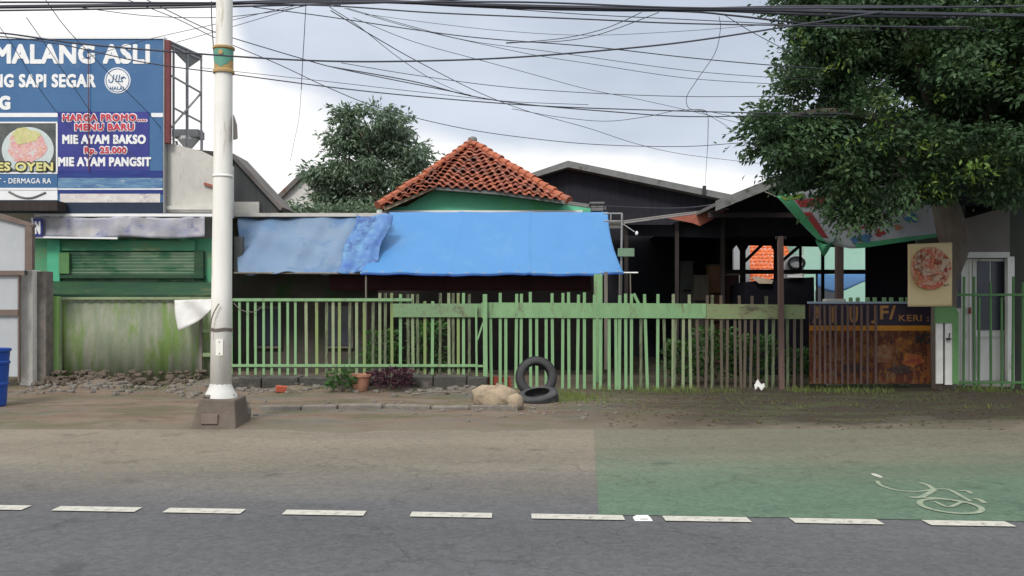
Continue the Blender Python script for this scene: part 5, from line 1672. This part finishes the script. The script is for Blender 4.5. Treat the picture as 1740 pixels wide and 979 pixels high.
cable('thin cable between the bundle and the one below it at right', [(860, 15, 12.1), (1000, 25, 12.1), (1160, 33, 12.1), (1300, 40, 12.1), (1500, 52, 12.1)], .007)
# long dark cable sweeping left to right
cable('bold single cable sweeping across the pole and rising to the tree', [(-200, 40, 10.4), (0, 56, 10.4), (150, 76, 10.4), (400, 96, 10.4), (560, 104, 10.4), (700, 104, 10.4), (850, 99, 10.4), (1000, 88, 10.4), (1160, 72, 10.4), (1340, 45, 10.4), (1500, 20, 10.4)], .012)
cable('cable crossing the billboard letters and ending at the tree at mid height', [(-150, 50, 12.2), (0, 62, 12.2), (100, 75, 12.2), (250, 107, 12.2), (400, 127, 12.2), (560, 148, 12.2), (700, 163, 12.2), (900, 179, 12.2), (1100, 187, 12.2), (1300, 192, 12.2), (1450, 193, 12.2)], .009)
cable('cable meeting its twin above the tiled roof and running to the tree', [(560, 113, 12.6), (700, 138, 12.6), (800, 163, 12.6), (900, 178, 12.6), (1040, 190, 12.6), (1160, 198, 12.6), (1300, 197, 12.6), (1420, 198, 12.6)], .009)
cable('faint line just above the billboard cable across the middle', [(340, 115, 13), (560, 139, 13), (700, 155, 13), (860, 172, 13), (1000, 178, 13)], .005)
cable('cable dropping from the top left past the pole over the far tree', [(205, -5, 12.5), (300, 32, 12.5), (365, 64, 12.8), (470, 108, 13.5), (560, 150, 14), (650, 185, 14.5), (780, 217, 15), (900, 235, 15.5), (1020, 246, 16), (1160, 249, 16), (1260, 243, 16), (1350, 240, 16)], .007)
cable('second cable dropping from the top left behind the pole', [(240, -5, 12.3), (310, 30, 12.3), (365, 55, 12.3), (400, 66, 12.3), (500, 96, 12.3), (560, 113, 12.3), (640, 130, 12.3), (720, 146, 12.4), (800, 162, 12.5)], .008)
cable('cable from the bundle left of centre gently falling to the tree', [(430, 12, 12), (560, 29, 12), (700, 50, 12), (820, 65, 12), (1000, 79, 12), (1160, 97, 12), (1300, 110, 12), (1420, 118, 12)], .008)
cable('thin cable of a pair fanning from the bundle toward the right, upper', [(590, 14, 12.4), (700, 45, 12.4), (800, 70, 12.4), (950, 90, 12.4), (1160, 119, 12.4), (1300, 131, 12.4), (1400, 136, 12.4)], .005)
cable('thin cable of a pair fanning from the bundle toward the right, lower', [(585, 14, 12.8), (680, 42, 12.8), (760, 62, 12.8), (900, 92, 12.8), (1000, 108, 12.8), (1160, 132, 12.8), (1300, 142, 12.8), (1400, 146, 12.8)], .005)
cable('steep thin line from the bundle to the roofs behind, left of its pair', [(560, 12, 12), (610, 45, 13), (680, 100, 15), (740, 138, 17), (800, 164, 19)], .006)
cable('steep thin line from the bundle running down to the warehouse roof', [(562, 18, 12), (640, 65, 13), (720, 110, 15), (820, 160, 18), (900, 190, 20), (1000, 218, 22), (1080, 244, 24), (1160, 262, 26), (1290, 278, 28)], .008)
cable('thin line from the bundle falling across the centre to the right', [(600, 30, 12), (700, 70, 12.6), (800, 98, 13.2), (900, 125, 14), (1000, 152, 15), (1100, 172, 16), (1240, 205, 17), (1300, 225, 18)], .005)
cable('thin almost level line between the bold cable and the twin cables', [(580, 107, 13), (700, 127, 13), (850, 147, 13), (1000, 158, 13), (1160, 164, 13), (1300, 164, 13), (1420, 164, 13)], .006)
cable('faint looping line beneath the twin cables at right', [(870, 185, 13.5), (950, 199, 13.5), (1030, 206, 13.5), (1100, 198, 13.5), (1150, 188, 13.5), (1200, 189, 13.5), (1290, 208, 13.5)], .005)
cable('cable rising out of the middle of the sky into the bundle, left of its pair', [(860, 74, 11.7), (950, 66, 11.7), (1010, 54, 11.7), (1050, 40, 11.7), (1090, 21, 11.7)], .006)
cable('cable rising out of the middle of the sky into the bundle, right of its pair', [(860, 72, 11.9), (940, 71, 11.9), (1000, 63, 11.9), (1050, 48, 11.9), (1120, 21, 11.9)], .006)
cable('faint arc high above the tiled roof', [(620, 24, 12.4), (740, 40, 12.4), (860, 53, 12.4), (1000, 60, 12.4), (1160, 53, 12.4), (1300, 42, 12.4)], .004)
cable('cable running from the far left bundle down across the billboard to the wall, leftmost', [(-20, 20, 13), (20, 75, 14.5), (60, 140, 15.8), (100, 195, 16.6), (150, 250, 16.8)], .007)
cable('cable crossing the letter A of the billboard diagonally to the menu text', [(45, 30, 12), (80, 80, 14), (120, 140, 15.8), (170, 210, 16.6), (230, 270, 16.8)], .007)
cable('cable crossing the billboard past the round badge down to the gable roof', [(72, -8, 11.8), (110, 45, 12.5), (150, 88, 14), (200, 140, 15.6), (250, 190, 16.6), (285, 230, 17.2), (330, 265, 18), (370, 295, 18.3)], .007)
cable('thin cable from the top left falling behind the billboard corner', [(130, 12, 12), (250, 27, 12), (360, 30, 12), (450, 22, 12), (530, 8, 12)], .006)
cable('thin line rising from behind the billboard to the bundle, upper', [(140, 100, 13), (240, 70, 12.6), (362, 42, 12.2), (430, 26, 12), (500, 10, 11.8)], .005)
cable('thin line rising from behind the billboard to the bundle, lower', [(300, 72, 12.6), (400, 44, 12.2), (460, 26, 12), (520, 8, 11.8)], .005)
cable('slack black drop wire hanging beside the left of the pole', [(359, 2, 11.05), (360, 40, 11.05), (363, 85, 11.05), (366, 135, 11.0)], .008)
cable('thin wire hanging straight down from the bundle right of the pole', [(520, 4, 11.6), (517, 60, 11.6), (514, 110, 11.6), (512, 152, 11.6)], .006)
cable('faint loose wire end hanging left of the far tree', [(512, 152, 11.6), (508, 200, 11.8), (500, 240, 12), (493, 275, 12)], .003)
cable('curved slack wire hanging from the bundle near the tree', [(1222, 28, 12), (1224, 50, 12), (1215, 90, 12), (1185, 135, 12), (1167, 165, 12), (1172, 185, 12), (1200, 190, 12), (1203, 230, 12.5), (1201, 270, 18), (1198, 318, 27.5)], .005)
cable('short diagonal wire from the bundle into the upper crown', [(1230, 25, 12), (1270, 50, 12), (1310, 72, 12), (1345, 90, 12)], .006)
cable('thin wire looping near the left edge of the crown', [(1186, 187, 12.2), (1220, 205, 12.2), (1250, 225, 12.2), (1275, 245, 12.2), (1330, 260, 12.2)], .004)
cj = thing('cable_joint', 'small square cable joint box hanging in the bundle above centre', 'cable joint', W(573, 10, 11.5))
MB().obox(W(571, 5, 11.5), (.05, .03, .09)).build('joint_box', 'cable', cj)
MB().obox(W(577, 5, 11.5), (.02, .03, .08)).build('clip', 'cable', cj)

# ------------------------------------------------------------------ camera, light, world
cam = bpy.data.cameras.new('camera')
co = bpy.data.objects.new('camera', cam)
COL.objects.link(co)
co.location = (0, 0, EYE)
co.rotation_euler = (math.radians(90), 0, 0)
cam.sensor_width = 36
cam.lens = 36 * F / 1740
cam.shift_y = (HY - 489.5) / 1740
cam.clip_end = 3000
sc.camera = co

SUN_EL, SUN_AZ = math.radians(44), math.radians(200)   # azimuth from +Y clockwise: behind the camera, a little left
sd = Vector((math.sin(SUN_AZ) * math.cos(SUN_EL), math.cos(SUN_AZ) * math.cos(SUN_EL), math.sin(SUN_EL)))
sl = bpy.data.lights.new('sun', 'SUN')
sl.energy = 2.1
sl.angle = math.radians(14)
sl.color = (1, .955, .89)
so = bpy.data.objects.new('sun', sl)
COL.objects.link(so)
so.rotation_euler = sd.to_track_quat('Z', 'Y').to_euler()
so.location = (0, 0, 30)

w = bpy.data.worlds.new('World')
sc.world = w
w.use_nodes = True
N, L = w.node_tree.nodes, w.node_tree.links
bg = N['Background']
sky = N.new('ShaderNodeTexSky')
sky.sky_type = 'NISHITA'
sky.sun_disc = False
sky.sun_elevation = SUN_EL
sky.sun_rotation = SUN_AZ
L.new(sky.outputs[0], bg.inputs['Color'])
bg.inputs['Strength'].default_value = .1
tc = N.new('ShaderNodeTexCoord')
sp = N.new('ShaderNodeSeparateXYZ')
L.new(tc.outputs['Generated'], sp.inputs[0])


def math_(op, a, b=None, c=None):
    m = N.new('ShaderNodeMath'); m.operation = op
    for i, x in enumerate((a, b, c)):
        if x is None: continue
        if isinstance(x, (int, float)): m.inputs[i].default_value = x
        else: L.new(x, m.inputs[i])
    return m.outputs[0]


def mrange(v, a, b, c=0, d=1, smooth=True):
    m = N.new('ShaderNodeMapRange')
    if smooth: m.interpolation_type = 'SMOOTHSTEP'
    for nme, x in (('From Min', a), ('From Max', b), ('To Min', c), ('To Max', d)):
        m.inputs[nme].default_value = x
    L.new(v, m.inputs['Value'])
    return m.outputs[0]


az = math_('ARCTAN2', sp.outputs['X'], sp.outputs['Y'])     # 0 along +Y, positive to the right
el = math_('ARCSINE', sp.outputs['Z'])
n1 = N.new('ShaderNodeTexNoise'); n1.inputs['Scale'].default_value = 3.2; n1.inputs['Detail'].default_value = 7; n1.inputs['Roughness'].default_value = .5
mpw = N.new('ShaderNodeMapping'); mpw.inputs['Scale'].default_value = (1, 1, 2.2); mpw.inputs['Location'].default_value = (.3, .1, .4)
L.new(tc.outputs['Generated'], mpw.inputs[0]); L.new(mpw.outputs[0], n1.inputs['Vector'])
# edge of the grey-blue cloud deck: lower on the right, higher on the left
edge = math_('MULTIPLY_ADD', az, -.17, .185)
left = mrange(az, -.36, -.26, .13, 0)
edge = math_('ADD', edge, left)
edge = math_('ADD', edge, math_('MULTIPLY', math_('SUBTRACT', n1.outputs['Fac'], .5), .16))
deck = mrange(math_('SUBTRACT', el, edge), -.025, .03)
n2 = N.new('ShaderNodeTexNoise'); n2.inputs['Scale'].default_value = 2.4; n2.inputs['Detail'].default_value = 5
L.new(mpw.outputs[0], n2.inputs['Vector'])
mixd = N.new('ShaderNodeMixRGB')
mixd.inputs['Color1'].default_value = (.64, .7, .8, 1)
mixd.inputs['Color2'].default_value = (.47, .53, .63, 1)
L.new(mrange(n2.outputs['Fac'], .35, .65), mixd.inputs['Fac'])
mixs = N.new('ShaderNodeMixRGB')
mixs.inputs['Color1'].default_value = (1.04, 1.03, 1.02, 1)
L.new(deck, mixs.inputs['Fac'])
L.new(mixd.outputs[0], mixs.inputs['Color2'])
# an overcast sky is brighter overhead than near the horizon
zen = mrange(el, .42, 1.2, 1.0, 2.1)
vs = N.new('ShaderNodeVectorMath'); vs.operation = 'SCALE'
L.new(mixs.outputs[0], vs.inputs[0]); L.new(zen, vs.inputs['Scale'])
zt_ = N.new('ShaderNodeMixRGB')
zt_.inputs['Color2'].default_value = (1.7, 1.67, 1.62, 1)
L.new(vs.outputs[0], zt_.inputs['Color1']); L.new(mrange(el, .42, 1.0), zt_.inputs['Fac'])
bg2 = N.new('ShaderNodeBackground')
L.new(zt_.outputs[0], bg2.inputs['Color'])
bg2.inputs['Strength'].default_value = 1.0
mxs = N.new('ShaderNodeMixShader')
mxs.inputs['Fac'].default_value = .96
L.new(bg.outputs[0], mxs.inputs[1]); L.new(bg2.outputs[0], mxs.inputs[2])
L.new(mxs.outputs[0], N['World Output'].inputs['Surface'])

sc.view_settings.view_transform = 'Standard'
sc.view_settings.look = 'None'
sc.view_settings.exposure = .16
sc.view_settings.gamma = 1
sc.cycles.max_bounces = 6
for o in bpy.data.objects:
    if '_w' in o: del o['_w']
